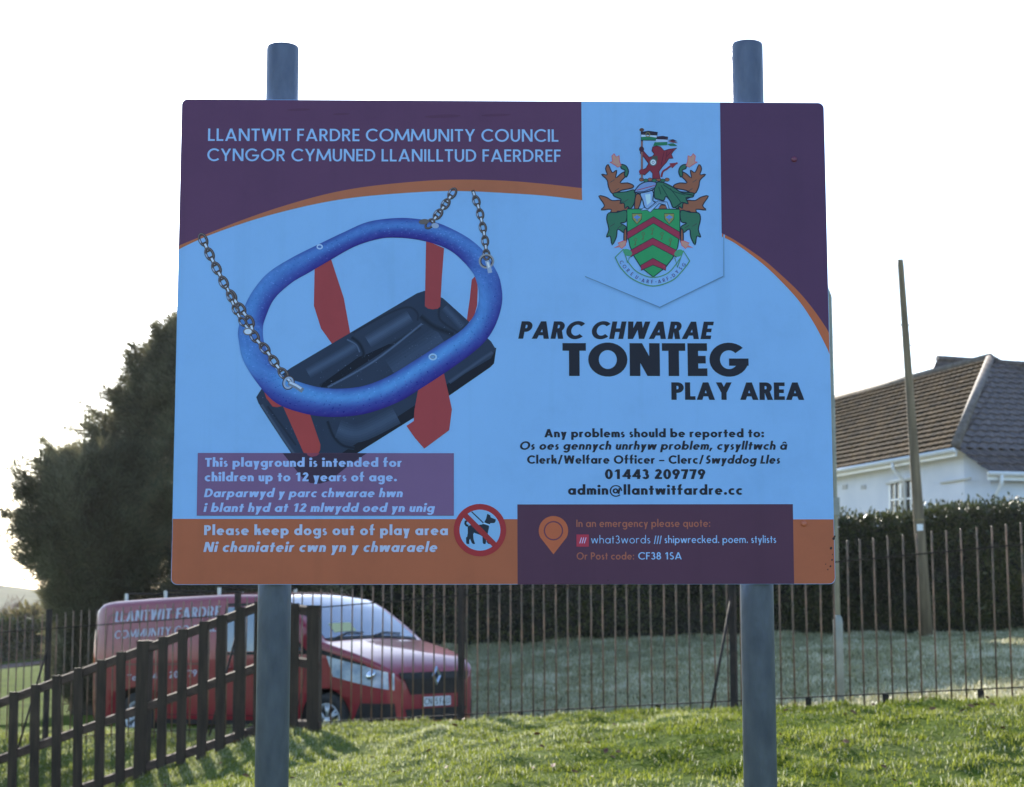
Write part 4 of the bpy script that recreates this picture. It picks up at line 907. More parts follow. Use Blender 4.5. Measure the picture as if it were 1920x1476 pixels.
n = len(full[0]); mb.add([p for r in full for p in r], [(i * n + j, i * n + (j + 1) % n, (i + 1) * n + (j + 1) % n, (i + 1) * n + j) for i in range(len(full) - 1) for j in range(n)] + [tuple(range(n)), tuple(range((len(full) - 1) * n, len(full) * n))])
MT['red'] = mat("red_paint", (0.24, 0.001, 0.016), (0.29, 0.002, 0.020), 2, 0.35, coat=.8, spec=.3)
MT['blk'] = mat("black_plastic", (0.010, 0.010, 0.011), (0.02, 0.02, 0.021), 12, 0.6, spec=.2)
MT['tyre'] = mat("tyre_rubber", (0.016, 0.016, 0.016), (0.03, 0.03, 0.03), 20, 0.85, bump=0.2)
MT['alloy'] = mat("alloy_rim", (0.52, 0.53, 0.55), (0.60, 0.61, 0.63), 6, 0.35, 0.6)
MT['vglass'] = mat("van_glass", (0.10, 0.14, 0.20), (0.12, 0.16, 0.22), 1, 0.04, spec=1.0, coat=1.0, metal=.35)
MT['chrome'] = mat("chrome", (0.7, 0.72, 0.75), None, rough=0.12, metal=1.0)
MT['lampg'] = mat("headlamp_lens", (0.26, 0.37, 0.58), (0.60, 0.70, 0.90), 7, 0.08, spec=1.0, coat=1.0, metal=.3)
MT['wletter'] = mat("white_vinyl", (0.46, 0.46, 0.58), None, rough=0.4)
MT['redlamp'] = mat("red_lamp_glass", (0.5, 0.02, 0.02), None, rough=0.1, coat=1.0)
body = mb.build("body", [MT['red'], MT['blk']], van, True)
# wheel arches cut out of the body
cut = MB()
for x in (.933, 4.43):
    cut.lathe([(.40, -.30), (.40, .30)], 40, Matrix.Translation((x, .97, .345)) @ Matrix.Rotation(math.radians(90), 4, 'X'))
    cut.lathe([(.40, -.30), (.40, .30)], 40, Matrix.Translation((x, -.97, .345)) @ Matrix.Rotation(math.radians(90), 4, 'X'))
cut.mi = 0; cutter = cut.build("arch_cutter", [MT['blk']], None); cutter.matrix_world = VM
bm_ = body.modifiers.new("arches", 'BOOLEAN'); bm_.operation = 'DIFFERENCE'; bm_.object = cutter; bm_.solver = 'EXACT'; bm_.material_mode = 'TRANSFER'
bpy.context.view_layer.update()
dg = bpy.context.evaluated_depsgraph_get(); nm_ = bpy.data.meshes.new_from_object(body.evaluated_get(dg)); body.modifiers.clear(); body.data = nm_
bpy.data.objects.remove(cutter)
def sidep(x, z, off=.004): return Vector((x, Wv(x, z) + off, z))
def quad_patch(name, c, m, nu=10, nv=8, off=.004, parent=van, fn=sidep, sm=True):
    mb = MB(); A_, B_, C_, D_ = c
    def f(u, v):
        p = [(A_[k] * (1 - u) + B_[k] * u) * (1 - v) + (D_[k] * (1 - u) + C_[k] * u) * v for k in (0, 1)]; return fn(p[0], p[1], off)
    mb.grid(f, nu, nv); return mb.build(name, m, parent, sm)
def side_stroke(mb, pts, w, off=.003):
    for (a, b) in zip(pts, pts[1:]):
        a = Vector(a); b = Vector(b); d = (b - a).normalized(); nn = Vector((-d.y, d.x)) * w / 2
        k = max(1, int((b - a).length / .15))
        for i in range(k):
            p, q = a + (b - a) * i / k, a + (b - a) * (i + 1) / k
            mb.add([sidep(*(p - nn), off), sidep(*(q - nn), off), sidep(*(q + nn), off), sidep(*(p + nn), off)], [(0, 1, 2, 3)])
topp = lambda x, y, off: Vector((x, y, Tv(x, y) + off))
topn = lambda x, y, off: Vector((x - off * .55, y, Tv(x, y) + off * .8))
quad_patch("windscreen", [(1.05, .84), (1.05, -.84), (1.93, -.735), (1.93, .735)], MT['vglass'], 18, 12, .006, fn=topn)
quad_patch("cowl", [(.985, .80), (.985, -.80), (1.055, -.84), (1.055, .84)], MT['blk'], 18, 2, .008, fn=topn)
quad_patch("paper_notice", [(1.13, .60), (1.13, .20), (1.27, .17), (1.27, .56)], mat("pale_yellow_card", (0.5, 0.5, 0.25), None, rough=.8), 6, 3, .009, fn=topn)
mb = MB()
for ya, yb_ in ((.70, .12), (.02, -.58)): mb.tube([topn(1.03, ya, .02), topn(1.10, (ya + yb_) / 2, .02), topn(1.09, yb_, .02)], .009, 6)
mb.build("wiper", MT['blk'], van)
wn = quad_patch("side_window", [(2.72, 1.20), (1.30, 1.20), (2.02, 1.755), (2.70, 1.765)], MT['vglass'], 14, 8, .005)
mb = MB(); q_ = [(2.75, 1.175), (1.24, 1.175), (2.0, 1.785), (2.73, 1.795), (2.75, 1.175)]; side_stroke(mb, q_, .035, .0045); mb.build("window_frame", MT['blk'], wn)
mb = MB()
side_stroke(mb, [(2.86, .38), (2.86, 1.80)], .012); side_stroke(mb, [(1.42, .42), (1.30, .80), (1.22, 1.18)], .012); side_stroke(mb, [(1.42, .40), (3.95, .40)], .010)
mb.build("door_seam", MT['blk'], van)
MT['red_dk'] = mat("groove_shade_red", (0.13, 0.012, 0.014), None, rough=.4)  # darker red strip stands for the shade in the side panel's pressed groove
mb = MB(); rr = .10; loop = []
for cx, cz, a0 in ((5.06, 1.72, 0), (3.10, 1.72, 90), (3.10, 1.05, 180), (5.06, 1.05, 270)):
    sx_ = 1 if a0 in (0, 270) else -1; sz_ = 1 if a0 in (0, 90) else -1
    for i in range(5):
        a = math.radians(a0 + i * 22.5); loop.append((cx - sx_ * rr + rr * math.cos(a), cz - sz_ * rr + rr * math.sin(a)))
loop.append(loop[0]); side_stroke(mb, loop, .028, .0025); mb.build("panel_groove_shade", MT['red_dk'], van)
for q0, q1 in ((1.38, 3.98), (4.86, 5.30)): mb = MB(); side_stroke(mb, [(q0, .55), (q1, .55)], .05, .012); mb.build("side_moulding", MT['red'], van)
quad_patch("sill", [(1.36, .285), (4.0, .285), (4.0, .345), (1.36, .345)], MT['blk'], 12, 2, .006)
mb = MB(); mb.bar(sidep(2.55, 1.0, .02), sidep(2.75, 1.0, .02), .03, .03, ch=.008); mb.build("door_handle", MT['red'], van)
for s in (1, -1):
    fs = (lambda x, z, off: sidep(x, z, off)) if s > 0 else (lambda x, z, off: Vector((x, -Wv(x, z) - off, z)))
    hl = quad_patch("headlight", [(.80, .885), (.03, .715), (.03, .915), (.93, 1.19)], MT['lampg'], 14, 8, .008, fn=fs)
    quad_patch("lamp_surround", [(1.0, 1.155), (.30, 1.0), (.33, 1.03), (1.02, 1.22)], MT['blk'], 12, 2, .010, parent=hl, fn=fs)
    lp = fs(.22, .90, -.01); mb = MB(); mb.lathe([(.075, -.012), (.06, .012), (.03, .02)], 18, Matrix.Translation(fs(.26, .915, .004)) @ Matrix.Rotation(math.radians(-62 * s), 4, 'X') @ Matrix.Rotation(math.radians(0), 4, 'Y'))
    mb.build("reflector", MT['chrome'], hl, True)
    quad_patch("fog_recess", [(.50, .36), (.02, .34), (.03, .56), (.40, .57)], MT['blk'], 10, 6, .006, fn=fs)
    quad_patch("tail_light", [(5.385, .98), (5.27, .98), (5.25, 1.52), (5.37, 1.52)], MT['redlamp'], 6, 8, .006, fn=fs)
    # mirror
    m0 = fs(1.42, 1.24, 0); mb = MB(); mb.lathe([(.02, -.13), (.075, -.12), (.095, -.05), (.095, .06), (.075, .13), (.02, .145)], 14, Matrix.Translation(m0 + Vector((-.02, .17 * s, .06))) @ Matrix.Scale(.7, 4, Vector((1, 0, 0))))
    wm = mb.build("wing_mirror", MT['blk'], van, True)
    mb = MB(); mb.bar(m0, m0 + Vector((-.02, .12 * s, .0)), .07, .05); mb.build("bracket", MT['blk'], wm)
# front: grille, badge, plate, bumper
mb = MB(); mb.grid(lambda u, v: Vector((-.006 + .0 * v, (2 * u - 1) * (.47 + .12 * v), .655 + .20 * v)), 8, 2); gr = mb.build("grille", MT['blk'], van)
mb = MB()
for k in range(5):
    z = .675 + .038 * k; hw = .46 + .12 * (z - .655) / .2; mb.bar((-.012, -hw, z), (-.012, hw, z), .012, .010)
mb.build("slat", MT['blk'], gr)
quad_patch("bonnet_trim", [(-.012, .60), (-.012, -.60), (.022, -.66), (.022, .66)], MT['blk'], 12, 2, .004, fn=lambda x, y, off: Vector((min(x, .02) - off, y, .84 + max(0, x) * 3.6)))
mb = MB(); dm = [(0, .125), (.085, 0), (0, -.125), (-.085, 0)]; di = [(0, .062), (.04, 0), (0, -.062), (-.04, 0)]; z0 = .875
mb.add([Vector((-.018, y, z0 + z)) for y, z in dm] + [Vector((-.040, y * .75, z0 + z * .75)) for y, z in dm] + [Vector((-.022, y, z0 + z)) for y, z in di],
       [(i, (i + 1) % 4, 4 + (i + 1) % 4, 4 + i) for i in range(4)] + [(4 + i, 4 + (i + 1) % 4, 8 + (i + 1) % 4, 8 + i) for i in range(4)])
mb.build("badge", MT['chrome'], van)
quad_patch("lower_intake", [(-.008, .56), (-.008, -.56), (-.008, -.52), (-.008, .52)], MT['blk'], 6, 4, 0, fn=lambda x, y, off: Vector((x, y, .47)))
bpy.data.objects.remove(bpy.data.objects["lower_intake"])
mb = MB(); mb.grid(lambda u, v: Vector((-.006, (2 * u - 1) * (.52 + .05 * v), .335 + .15 * v)), 6, 3); mb.build("lower_intake", MT['blk'], van)
mb = MB(); mb.box((-.016, 0, .565), (.012, .52, .112)); npl = mb.build("number_plate", mat("plate_white", (0.62, 0.64, 0.68), None, rough=.3), van)
adv, G = text_polys([("CN15 FAU", 0)], .17, .13, .16, .3); mb = MB()
for x, sl, ps in G:
    for k, q in enumerate(ps):
        mb.add([(-.0228 - k * 3e-5, .235 - (x + gx_) / adv * .47, .527 + gy_ * .077) for gx_, gy_ in q][::1], [tuple(range(len(q)))])
mb.build("lettering", MT['blk'], npl)
# wheels
def wheel(x, s):
    w = MB(); Rm = Matrix.Translation((x, .845 * s, .345)) @ Matrix.Rotation(math.radians(-90 * s), 4, 'X')
    w.lathe([(.19, -.10), (.30, -.105), (.335, -.085), (.345, -.03), (.345, .04), (.335, .085), (.30, .105), (.225, .10), (.215, .06)], 36, Rm)
    o = w.build("wheel", MT['tyre'], van, True)
    r = MB(); r.lathe([(.222, .055), (.222, .098), (.205, .098), (.200, .06)], 36, Rm)
    for k in range(7):
        a = 2 * math.pi * k / 7 + .2
        for da in (-.13, .13):
            p0 = Rm @ Vector((.055 * math.cos(a), .055 * math.sin(a), .088)); p1 = Rm @ Vector((.208 * math.cos(a + da), .208 * math.sin(a + da), .085)); r.bar(p0, p1, .028, .02, up=Vector((0, s, 0)))
    r.lathe([(.065, .06), (.065, .09), (.03, .1)], 20, Rm); r.build("rim", MT['alloy'], o, True)
    d = MB(); d.lathe([(.20, .03), (.20, .05)], 28, Rm); d.build("brake_disc", MT['blk'], o)
for x in (.933, 4.43):
    for s in (1, -1): wheel(x, s)
# roof bars
for x in (4.95, 4.15, 3.1):
    mb = MB(); zz = ev(KZ1, x); mb.bar((x, -.70, zz + .06), (x, .70, zz + .06), .04, .022, ch=.005); rb = mb.build("roof_bar", MT['steel_dark'], van)
    for s in (1, -1):
        mb = MB(); mb.box((x, .70 * s, zz + .01), (.04, .03, .10)); mb.build("bracket", MT['alloy'], rb)
# white lettering on the side
vorg = Vector((0, 0, EYE))
def side_at(px, py):
    o = VMI @ vorg; d = VMI.to_3x3() @ ray(px, py); t = (.955 - o.y) / d.y; q = o + d * t; return q.x, q.z
def side_text(mb, runs, p0, p1, caph, w, h, gap=.12):
    a = Vector(side_at(*p0)); b = Vector(side_at(*p1)); adv, G = text_polys(runs, w, h, gap, .4); d = b - a
    for x, sl, ps in G:
        for k, q in enumerate(ps):
            vs = []
            for gx_, gy_ in q:
                p = a + d * ((x + gx_ + sl * gy_) / adv); vs.append(sidep(p.x, p.y + gy_ * caph, .0055 + (k % 8) * 1.5e-4))
            mb.add(vs, [tuple(range(len(q)))])
for s_, p0, p1, hh, w_, h_2 in (("LLANTWIT FARDRE", (213, 1166.5), (409, 1156.5), .14, .24, .13), ("COMMUNITY COUNCIL", (215, 1198), (405, 1184), .105, .2, .12), ("Tel: 01443 209779", (242, 1277), (372, 1268), .085, .2, .15)):
    mb = MB(); side_text(mb, [(s_, 0)], p0, p1, hh, w_, h_2); mb.build("lettering", MT['wletter'], van)

# ---------------------------------------------------------------- hedge
def leaf_cloud(cent, nrm, size, n_per, spread, aspect=.5, up=0.2, seedt=None, droop=0.0):
    """many small leaf faces round the points cent, facing loosely along nrm; returns verts, faces, tone"""
    k = len(cent); n = k * n_per
    c = np.repeat(cent, n_per, 0) + rng.normal(size=(n, 3)) * spread
    d = np.repeat(nrm, n_per, 0) + rng.normal(size=(n, 3)) * .7; d[:, 2] += up; d /= np.linalg.norm(d, axis=1)[:, None] + 1e-9
    r = rng.normal(size=(n, 3)); s = np.cross(d, r); s /= np.linalg.norm(s, axis=1)[:, None] + 1e-9
    L = size * (.6 + .8 * rng.random(n)); w = L * aspect
    V = np.empty((n, 4, 3)); V[:, 0] = c; V[:, 1] = c + d * (L * .45)[:, None] + s * (w * .5)[:, None]; V[:, 2] = c + d * L[:, None]; V[:, 2, 2] -= droop * L; V[:, 3] = c + d * (L * .45)[:, None] - s * (w * .5)[:, None]
    tone = np.clip(np.repeat(seedt if seedt is not None else rng.random(k), n_per) * .6 + .4 * rng.random(n), 0, 1)
    return V.reshape(-1, 3), np.arange(n * 4).reshape(-1, 4), np.repeat(tone, 4)
def cloud_obj(name, parts, m, parent=None, loc=None):
    V = np.concatenate([p[0] for p in parts]); F = []; b = 0
    for p in parts: F.append(p[1] + b); b += len(p[0])
    T = np.concatenate([p[2] for p in parts])
    if loc is not None: V = V - np.array(loc)
    me = bpy.data.meshes.new(name); np_mesh(me, V, np.concatenate(F)); np_attr(me, "tone", T); me.materials.append(m)
    o = bpy.data.objects.new(name, me); COL.objects.link(o)
    if parent is not None: o.parent = parent
    return o
HD = 37.0
hx0, hx1 = P(450, 1100, HD).x, 13.5
htop_px = [(440, 1080), (480, 690), (900, 650), (1340, 650), (1420, 780), (1545, 968), (1566, 966), (1640, 962), (1735, 950), (1760, 942), (1920, 938), (2200, 930)]  # unseen stretch behind the sign is raised to cast shade on the frost
def htop(x): return P(960 + x / HD * F_PX / 1.008, float(np.interp(960 + x / HD * F_PX / 1.008, [a for a, _ in htop_px], [b for _, b in htop_px])), HD).z - .15
hedge = empty("hedge", (4.5, HD + .7, gz(4.5, HD + .7))); tag(hedge, "tall dark clipped hedge with sunlit top in front of the white bungalow", "hedge")
nc = 26000; cx_ = rng.uniform(hx0, hx1, nc); ht = np.interp(cx_, np.linspace(hx0, hx1, 200), [htop(x) for x in np.linspace(hx0, hx1, 200)]); hb = hground(cx_, np.full(nc, HD))
u = rng.random(nc); ontop = u < .22
zz = np.where(ontop, ht + .03 * rng.normal(size=nc), hb + (ht - hb) * rng.random(nc)); yy = np.where(ontop, HD + 1.4 * rng.random(nc), HD + .34 * vnoise(cx_ * 1.1, zz * 1.3) + .16 * vnoise(cx_ * 3, zz * 3.2) + .05 * rng.normal(size=nc))
zz = zz + np.where(ontop, .10 * vnoise(cx_ * 1.1, yy) + .05 * vnoise(cx_ * 5, yy * 4), 0)
nrm = np.where(ontop[:, None], np.array([[0, -.2, 1.]]), np.array([[0, -1., .25]]))
m_hedge = leafy_mat("hedge_leaves", [(0, (0.022, 0.022, 0.010)), (.45, (0.040, 0.050, 0.014)), (.75, (0.075, 0.085, 0.022)), (1, (0.13, 0.12, 0.04))], .2, rough=.45, spec=.4)
parts = [leaf_cloud(np.stack([cx_, yy, zz], 1), nrm, .085, 4, .05, .55, .1, np.clip(.5 + 1.3 * vnoise(cx_ * 1.1, zz * 1.2 + 4) + .5 * vnoise(cx_ * 4, zz * 4), 0, 1))]
nt_ = 420; tx = rng.uniform(hx0, hx1, nt_); parts.append(leaf_cloud(np.stack([tx, HD + .2 + rng.random(nt_), np.array([htop(x) for x in tx]) + .02 + .16 * rng.random(nt_) ** 2], 1), np.tile([[0, 0, 1.]], (nt_, 1)), .10, 9, .07, .45, .5))
cloud_obj("foliage", parts, m_hedge, hedge, hedge.location)
mb = MB(); xs_ = np.linspace(hx0 + .05, hx1 - .05, 150)
prof = [[(x, HD + .16, gz(x, HD) - .1), (x, HD + .16, htop(x) - .12), (x, HD + 1.3, htop(x) - .12), (x, HD + 1.3, gz(x, HD) - .1)] for x in xs_]
mb.add([Vector(p) - hedge.location for r in prof for p in r], [(4 * i + j, 4 * i + 4 + j, 4 * i + 5 + j, 4 * i + 1 + j) for i in range(149) for j in range(3)] + [(0, 1, 2, 3), (596, 597, 598, 599)])
mb.build("inner_branches", mat("twig_mass", (0.012, 0.012, 0.008), (0.035, 0.032, 0.022), 9, .95, bump=.8), hedge)

# ---------------------------------------------------------------- conifers
m_con = leafy_mat("conifer_sprays", [(0, (0.05, 0.047, 0.026)), (.5, (0.15, 0.14, 0.08)), (1, (0.34, 0.31, 0.18))], .45, rough=.6, spec=.25)
def conifer(x, y, height, prof, ncl, label, tips=()):
    g0 = gz(x, y); t = empty("conifer", (x, y, g0)); tag(t, label, "tree", "conifers beside the van")
    mb = MB(); mb.tube([(0, 0, -.3), (.04, .02, height * .3), (-.03, 0, height * .65), (0, 0, height * .94)], [.26, .20, .10, .03], 10)
    for k in range(26):
        h = height * (.12 + .8 * k / 26); a = k * 2.4; r = np.interp(h / height, [p for p, _ in prof], [q for _, q in prof]) * .85
        mb.tube([(0, 0, h), (r * .5 * math.cos(a), r * .5 * math.sin(a), h + .12 * r), (r * math.cos(a), r * math.sin(a), h + .35 * r)], [.05, .03, .012], 6)
    mb.build("trunk", MT['trunk'], t, True)
    C, N, SP = [], [], []
    for k in range(ncl):
        f = random.random() ** .9; h = height * (.05 + .93 * f); a = random.uniform(0, 2 * math.pi); rm = float(np.interp(h / height, [p for p, _ in prof], [q for _, q in prof]))
        lump = 1 + .09 * math.sin(a * 3 + h * 1.1 + x) + .07 * math.sin(a * 5 - h * 2.3) + .09 * math.sin(h * 3.1 + a * 2)
        r = rm * lump * (random.random() ** .35) * random.uniform(.84, 1.02); ln2 = random.uniform(.25, .62) * (1 if r > rm * .55 else .6); dz = random.uniform(.1, .75); ns_ = 5
        for j in range(ns_):
            q = j / (ns_ - 1.0); rr_ = r + ln2 * q
            C.append((x + rr_ * math.cos(a + .05 * j), y + rr_ * math.sin(a + .05 * j), g0 + h + ln2 * dz * q * q)); N.append((math.cos(a) * .9, math.sin(a) * .9, .35 + dz * q)); SP.append(.13 * (1 - .75 * q))
    for (dx, dz, l) in tips:
        for j in range(7): C.append((x + dx - l * j / 7, y - .3 + random.uniform(-.15, .15), g0 + dz + l * .35 * j / 7)); N.append((-.9, 0, .45)); SP.append(.10 * (1 - j / 8))
    C = np.array(C); N = np.array(N)
    parts = [leaf_cloud(C, N, .20, 24, np.repeat(np.array(SP), 24)[:, None], .09, .2, np.clip(.5 + 1.5 * vnoise(C[:, 0] * 1.5 + C[:, 1] * .9, C[:, 2] * .9), 0, 1), .05)]
    cloud_obj("crown", parts, m_con, t, t.location)
X1 = P(385, 1000, 33).x
conifer(X1, 33, 7.1, [(0, 1.2), (.08, 1.75), (.24, 2.0), (.4, 2.1), (.55, 2.1), (.70, 1.9), (.78, 1.5), (.83, 1.45), (.87, 1.0), (.92, .72), (.96, .3), (1, .05)], 2300, "tallest dark conifer, rising behind the sign's left edge")
X2 = P(166, 1000, 31.5).x
conifer(X2, 31.5, 4.6, [(0, .05), (.30, .05), (.42, .30), (.52, .68), (.63, .95), (.74, 1.05), (.86, .82), (.95, .45), (1, .08)], 900, "shorter ragged conifer at far left beyond the back of the van", tips=((-.95, 3.35, .5), (-.95, 3.1, .4), (-.85, 2.6, .3)))

# ---------------------------------------------------------------- bungalow
HDp = 43.0
ua = Vector((-.277, .961, 0)); vb = Vector((.961, .277, 0))
Cn = P(1808, 842, HDp); ZE = Cn.z; Cn0 = Vector((Cn.x, Cn.y, 0)); gH = 1.95 + EYE - .35
house = empty("bungalow", (Cn.x, Cn.y + 3, gH)); tag(house, "white bungalow with mossy brown tiled hipped roof behind the hedge", "house"); HL = house.location.copy()
def apex_for(u, px, py):
    r = ray(px, py); A_ = Matrix(((vb.x, -r.x), (vb.y, -r.y))); rhs = Vector((-(Cn.x + ua.x * u), -(Cn.y + ua.y * u))); s = A_.inverted() @ rhs
    return Vector((0, 0, EYE)) + r * s[1], s[0]
AP, vA = apex_for(5.0, 1857, 672)
hp = lambda u, v, z: Vector((Cn.x + ua.x * u + vb.x * v, Cn.y + ua.y * u + vb.y * v, z)) - HL
LEN = 15.0; OV = .35
MT['tiles'] = mat("mossy_roof_tiles", (0.016, 0.010, 0.004), (0.095, 0.054, 0.018), 2.2, .95, spec=.1, bump=.5, bscale=30, detail=8)
MT['tiles_dk'] = mat("grey_roof_tiles", (0.055, 0.042, 0.040), (0.12, 0.09, 0.08), 6, .6, bump=.4, bscale=25, detail=8)
MT['ridge'] = mat("ridge_tiles", (0.10, 0.08, 0.06), (0.19, 0.155, 0.13), 6, .75, bump=.4)
def tiled(name, l0, r0, l1, r1, rows, m, parent, wcol=.30, th=.035, wav=.022):
    """roof slope from eave l0-r0 up to ridge l1-r1, laid in overlapping courses of wavy tiles"""
    l0, r0, l1, r1 = map(Vector, (l0, r0, l1, r1)); nn = (r0 - l0).cross(l1 - l0).normalized()
    if nn.z < 0: nn = -nn
    Lm = (r0 - l0).length; nx = int(Lm / wcol) * 6; V, F = [], []
    ud = (r0 - l0).normalized()
    for k in range(rows):
        a, b = k / rows, (k + 1) / rows; base = len(V)
        for (s, o1) in ((a, .002), (a, th), (b, .004)):
            p, q = l0 + (l1 - l0) * s, r0 + (r1 - r0) * s
            for i in range(nx + 1):
                pt = p + (q - p) * i / nx; ph = (pt - l0).dot(ud) / wcol * 2 * math.pi + (k % 2) * 0
                V.append(pt + nn * (o1 + (wav * (math.sin(ph) + .35 * math.sin(2 * ph)) if o1 > .003 or True else 0) + random.uniform(-.003, .003)))
        w = nx + 1
        for rrow in (0, 1):
            for i in range(nx): F.append((base + rrow * w + i, base + rrow * w + i + 1, base + (rrow + 1) * w + i + 1, base + (rrow + 1) * w + i))
    mb = MB(); mb.add(V, F); return mb.build(name, m, parent)
zap = AP.z
eA = hp(-.1, -OV, ZE); eF = hp(LEN, -OV, ZE); rA = hp(5.0, vA, zap); rF = hp(LEN, vA, zap)
roof = tiled("roof", eA, eF, rA, rF, 19, MT['tiles'], house, th=.075, wav=.008)
Vw = 2 * vA + .5
# front hip slope: reaches lower, over the front rooms
fl0 = P(1852, 884, HDp - .7); d_ = (hp(-.1, -OV, ZE) - rA)
eh = Vector(fl0) - HL
eR = eh + vb * (Vw + 1.2)
rT = rA + (vb * .02)
mid = hp(-.1, -OV + .05, ZE); f_ = (mid.z - eh.z) / (rA.z - eh.z); Rm_ = eR + (rT - eR) * f_; nlo = max(3, round(20 * f_))
front = tiled("front_slope", mid, Rm_, rA, rT, 20 - nlo, MT['tiles_dk'], roof)
tiled("front_slope", eh, eR, mid, Rm_, nlo, MT['tiles_dk'], roof)
mb = MB(); mb.tube([mid + Vector((0, 0, .06)), (mid + rA) / 2 + Vector((0, 0, .06)), rA + Vector((0, 0, .0))], .12, 10); mb.tube([rA + Vector((0, 0, .04)), rF + Vector((0, 0, .04))], .11, 10); mb.tube([rA + Vector((0, 0, .03)), rA + vb * 2.6 + Vector((0, 0, -1.2))], .10, 8)
mb.build("ridge_tile", MT['ridge'], roof, True)
# back slopes so the roof is whole
bk = MB(); eB = hp(LEN, 2 * vA + OV, ZE); eC = hp(-.1, 2 * vA + OV, ZE)
bk.add([rA, rF, eB, eC], [(0, 1, 2, 3)]); bk.add([rF, eF, eB], [(0, 1, 2)]); bk.build("rear_slope", MT['tiles'], roof)
# second roof behind
r1 = P(1757, 673, 56) - HL; r2 = P(1990, 689, 57) - HL; f1 = P(1685, 714, 54) - HL; f1.z -= .6
f2 = r2 + Vector((1.0, -3.5, -3.0)); mb = MB(); f3 = f1 + Vector((-.2, 0, -2)); 
tiled("rear_wing_roof", f1 + Vector((0, -.3, -1.2)), f2 + Vector((0, 0, -.4)), r1, r2, 12, MT['tiles_dk'], house)
mb.add([f1 + Vector((0, -.3, -1.2)), r1, r1 + Vector((-1, 4, -3))], [(0, 1, 2)]); mb.add([r1, r2, r2 + Vector((0, 4, -3)), r1 + Vector((-1, 4, -3))], [(0, 1, 2, 3)]); mb.tube([r1, r2], .12, 8); mb.build("rear_wing_slope", MT['tiles_dk'], house)
# walls
mb = MB(); z0 = gH - HL.z - .3
def wall_quad(a, b, za, zb_):
    a, b = a.copy(), b.copy(); mb.add([Vector((a.x, a.y, z0)), Vector((b.x, b.y, z0)), Vector((b.x, b.y, zb_)), Vector((a.x, a.y, za))], [(0, 1, 2, 3)])
ze = ZE - HL.z - .05
wall_quad(hp(.05, 0, 0), hp(LEN, 0, 0), ze, ze); ef = eh.z - .06
Fc = eh + vb * .28 - ua * -.35
wall_quad(hp(.05, 0, 0), Fc, ze, ef + .12); wall_quad(Fc, Fc + vb * (Vw + .5), ef, ef); wall_quad(hp(LEN, 0, 0), hp(LEN, Vw, 0), ze, ze); wall_quad(hp(LEN, Vw, 0), hp(.3, Vw, 0), ze, ze)
wl = mb.build("wall", MT['white'], house)
# gutters, fascia, downpipes, vents
mb = MB(); mb.bar(hp(-.12, -OV + .06, ZE - .11), hp(LEN, -OV + .06, ZE - .11), .03, .17); mb.build("fascia", MT['white_trim'], house)
mb = MB(); mb.tube([hp(-.18, -OV - .05, ZE - .05), hp(LEN, -OV - .05, ZE - .05)], .058, 12); mb.build("gutter", MT['white_trim'], house, True)
mb = MB(); mb.tube([eh + Vector((0, -.05, -.05)), eR + Vector((0, -.05, -.05))], .058, 12); mb.build("gutter", MT['white_trim'], house, True)
mb = MB(); mb.bar(eh + Vector((0, .04, -.12)), eR + Vector((0, .04, -.12)), .03, .17); mb.build("fascia", MT['white_trim'], house)
mb = MB(); mb.add([hp(-.1, -OV + .05, ZE - .03), hp(LEN, -OV + .05, ZE - .03), hp(LEN, .02, ZE - .06), hp(-.1, .02, ZE - .06)], [(0, 1, 2, 3)]); mb.build("soffit", MT['white_trim'], house)
def on_wall(px, py, off=.0):
    r = ray(px, py); A_ = Matrix(((ua.x, -r.x), (ua.y, -r.y))); s = A_.inverted() @ Vector((-Cn.x, -Cn.y)); q = Vector((0, 0, EYE)) + r * s[1]; return q - vb * off - HL
q = on_wall(1700, 868)
mb = MB(); mb.tube([q - vb * (OV + .05), q - vb * (OV + .05) + Vector((0, 0, -.18)), q - vb * .08 + Vector((0, 0, -.48)), q - vb * .08 + Vector((0, 0, -2.4))], .045, 10); mb.build("downpipe", MT['white_trim'], house, True)
q = eh + vb * .35 + Vector((0, -.05, -.05)); mb = MB(); mb.tube([q, q + Vector((0, 0, -.25)), q + Vector((-.1, .3, -.55)), q + Vector((-.1, .3, -2.2))], .05, 10); mb.build("downpipe", MT['white_trim'], house, True)
for px in (1585, 1620):
    a, b = on_wall(px - 4, 918, .012), on_wall(px + 4, 909, .012); mb = MB(); mb.bar(Vector((a.x, a.y, (a.z + b.z) / 2)), Vector((b.x, b.y, (a.z + b.z) / 2)), .03, abs(b.z - a.z)); mb.build("vent", mat("vent_grey", (0.45, 0.45, 0.45), None), house)
a, b = on_wall(1672, 902, 0), on_wall(1716, 978, 0)
wx = lambda px, py, off: on_wall(px, py, off)
mb = MB(); c = [wx(1672, 904, .02), wx(1718, 897, .02), wx(1718, 985, .02), wx(1672, 985, .02)]
for i, j in ((0, 1), (1, 2), (2, 3), (3, 0)): mb.bar(c[i], c[j], .09, .09)
wnd = mb.build("window", MT['white_trim'], house)
mb = MB(); mb.add([wx(1674, 907, .03), wx(1716, 900, .03), wx(1716, 984, .03), wx(1674, 984, .03)], [(0, 1, 2, 3)]); mb.build("pane", MT['glass_dark'], wnd)
mb = MB()
for px, w in ((1682, .03), (1692.5, .10), (1702, .03), (1712, .05)): mb.bar(wx(px, 905, .05), wx(px, 985, .05), w * 1.3, .03, up=vb)
mb.bar(wx(1672, 938, .05), wx(1718, 934, .05), .05, .03, up=vb); mb.build("glazing_bar", MT['white_trim'], wnd)
mb = MB(); mb.bar(wx(1668, 911 - 3, .06), wx(1722, 903 - 6, .06), .12, .05); mb.build("lintel", mat("stone_band", (0.55, 0.53, 0.48), None, rough=.8), house)
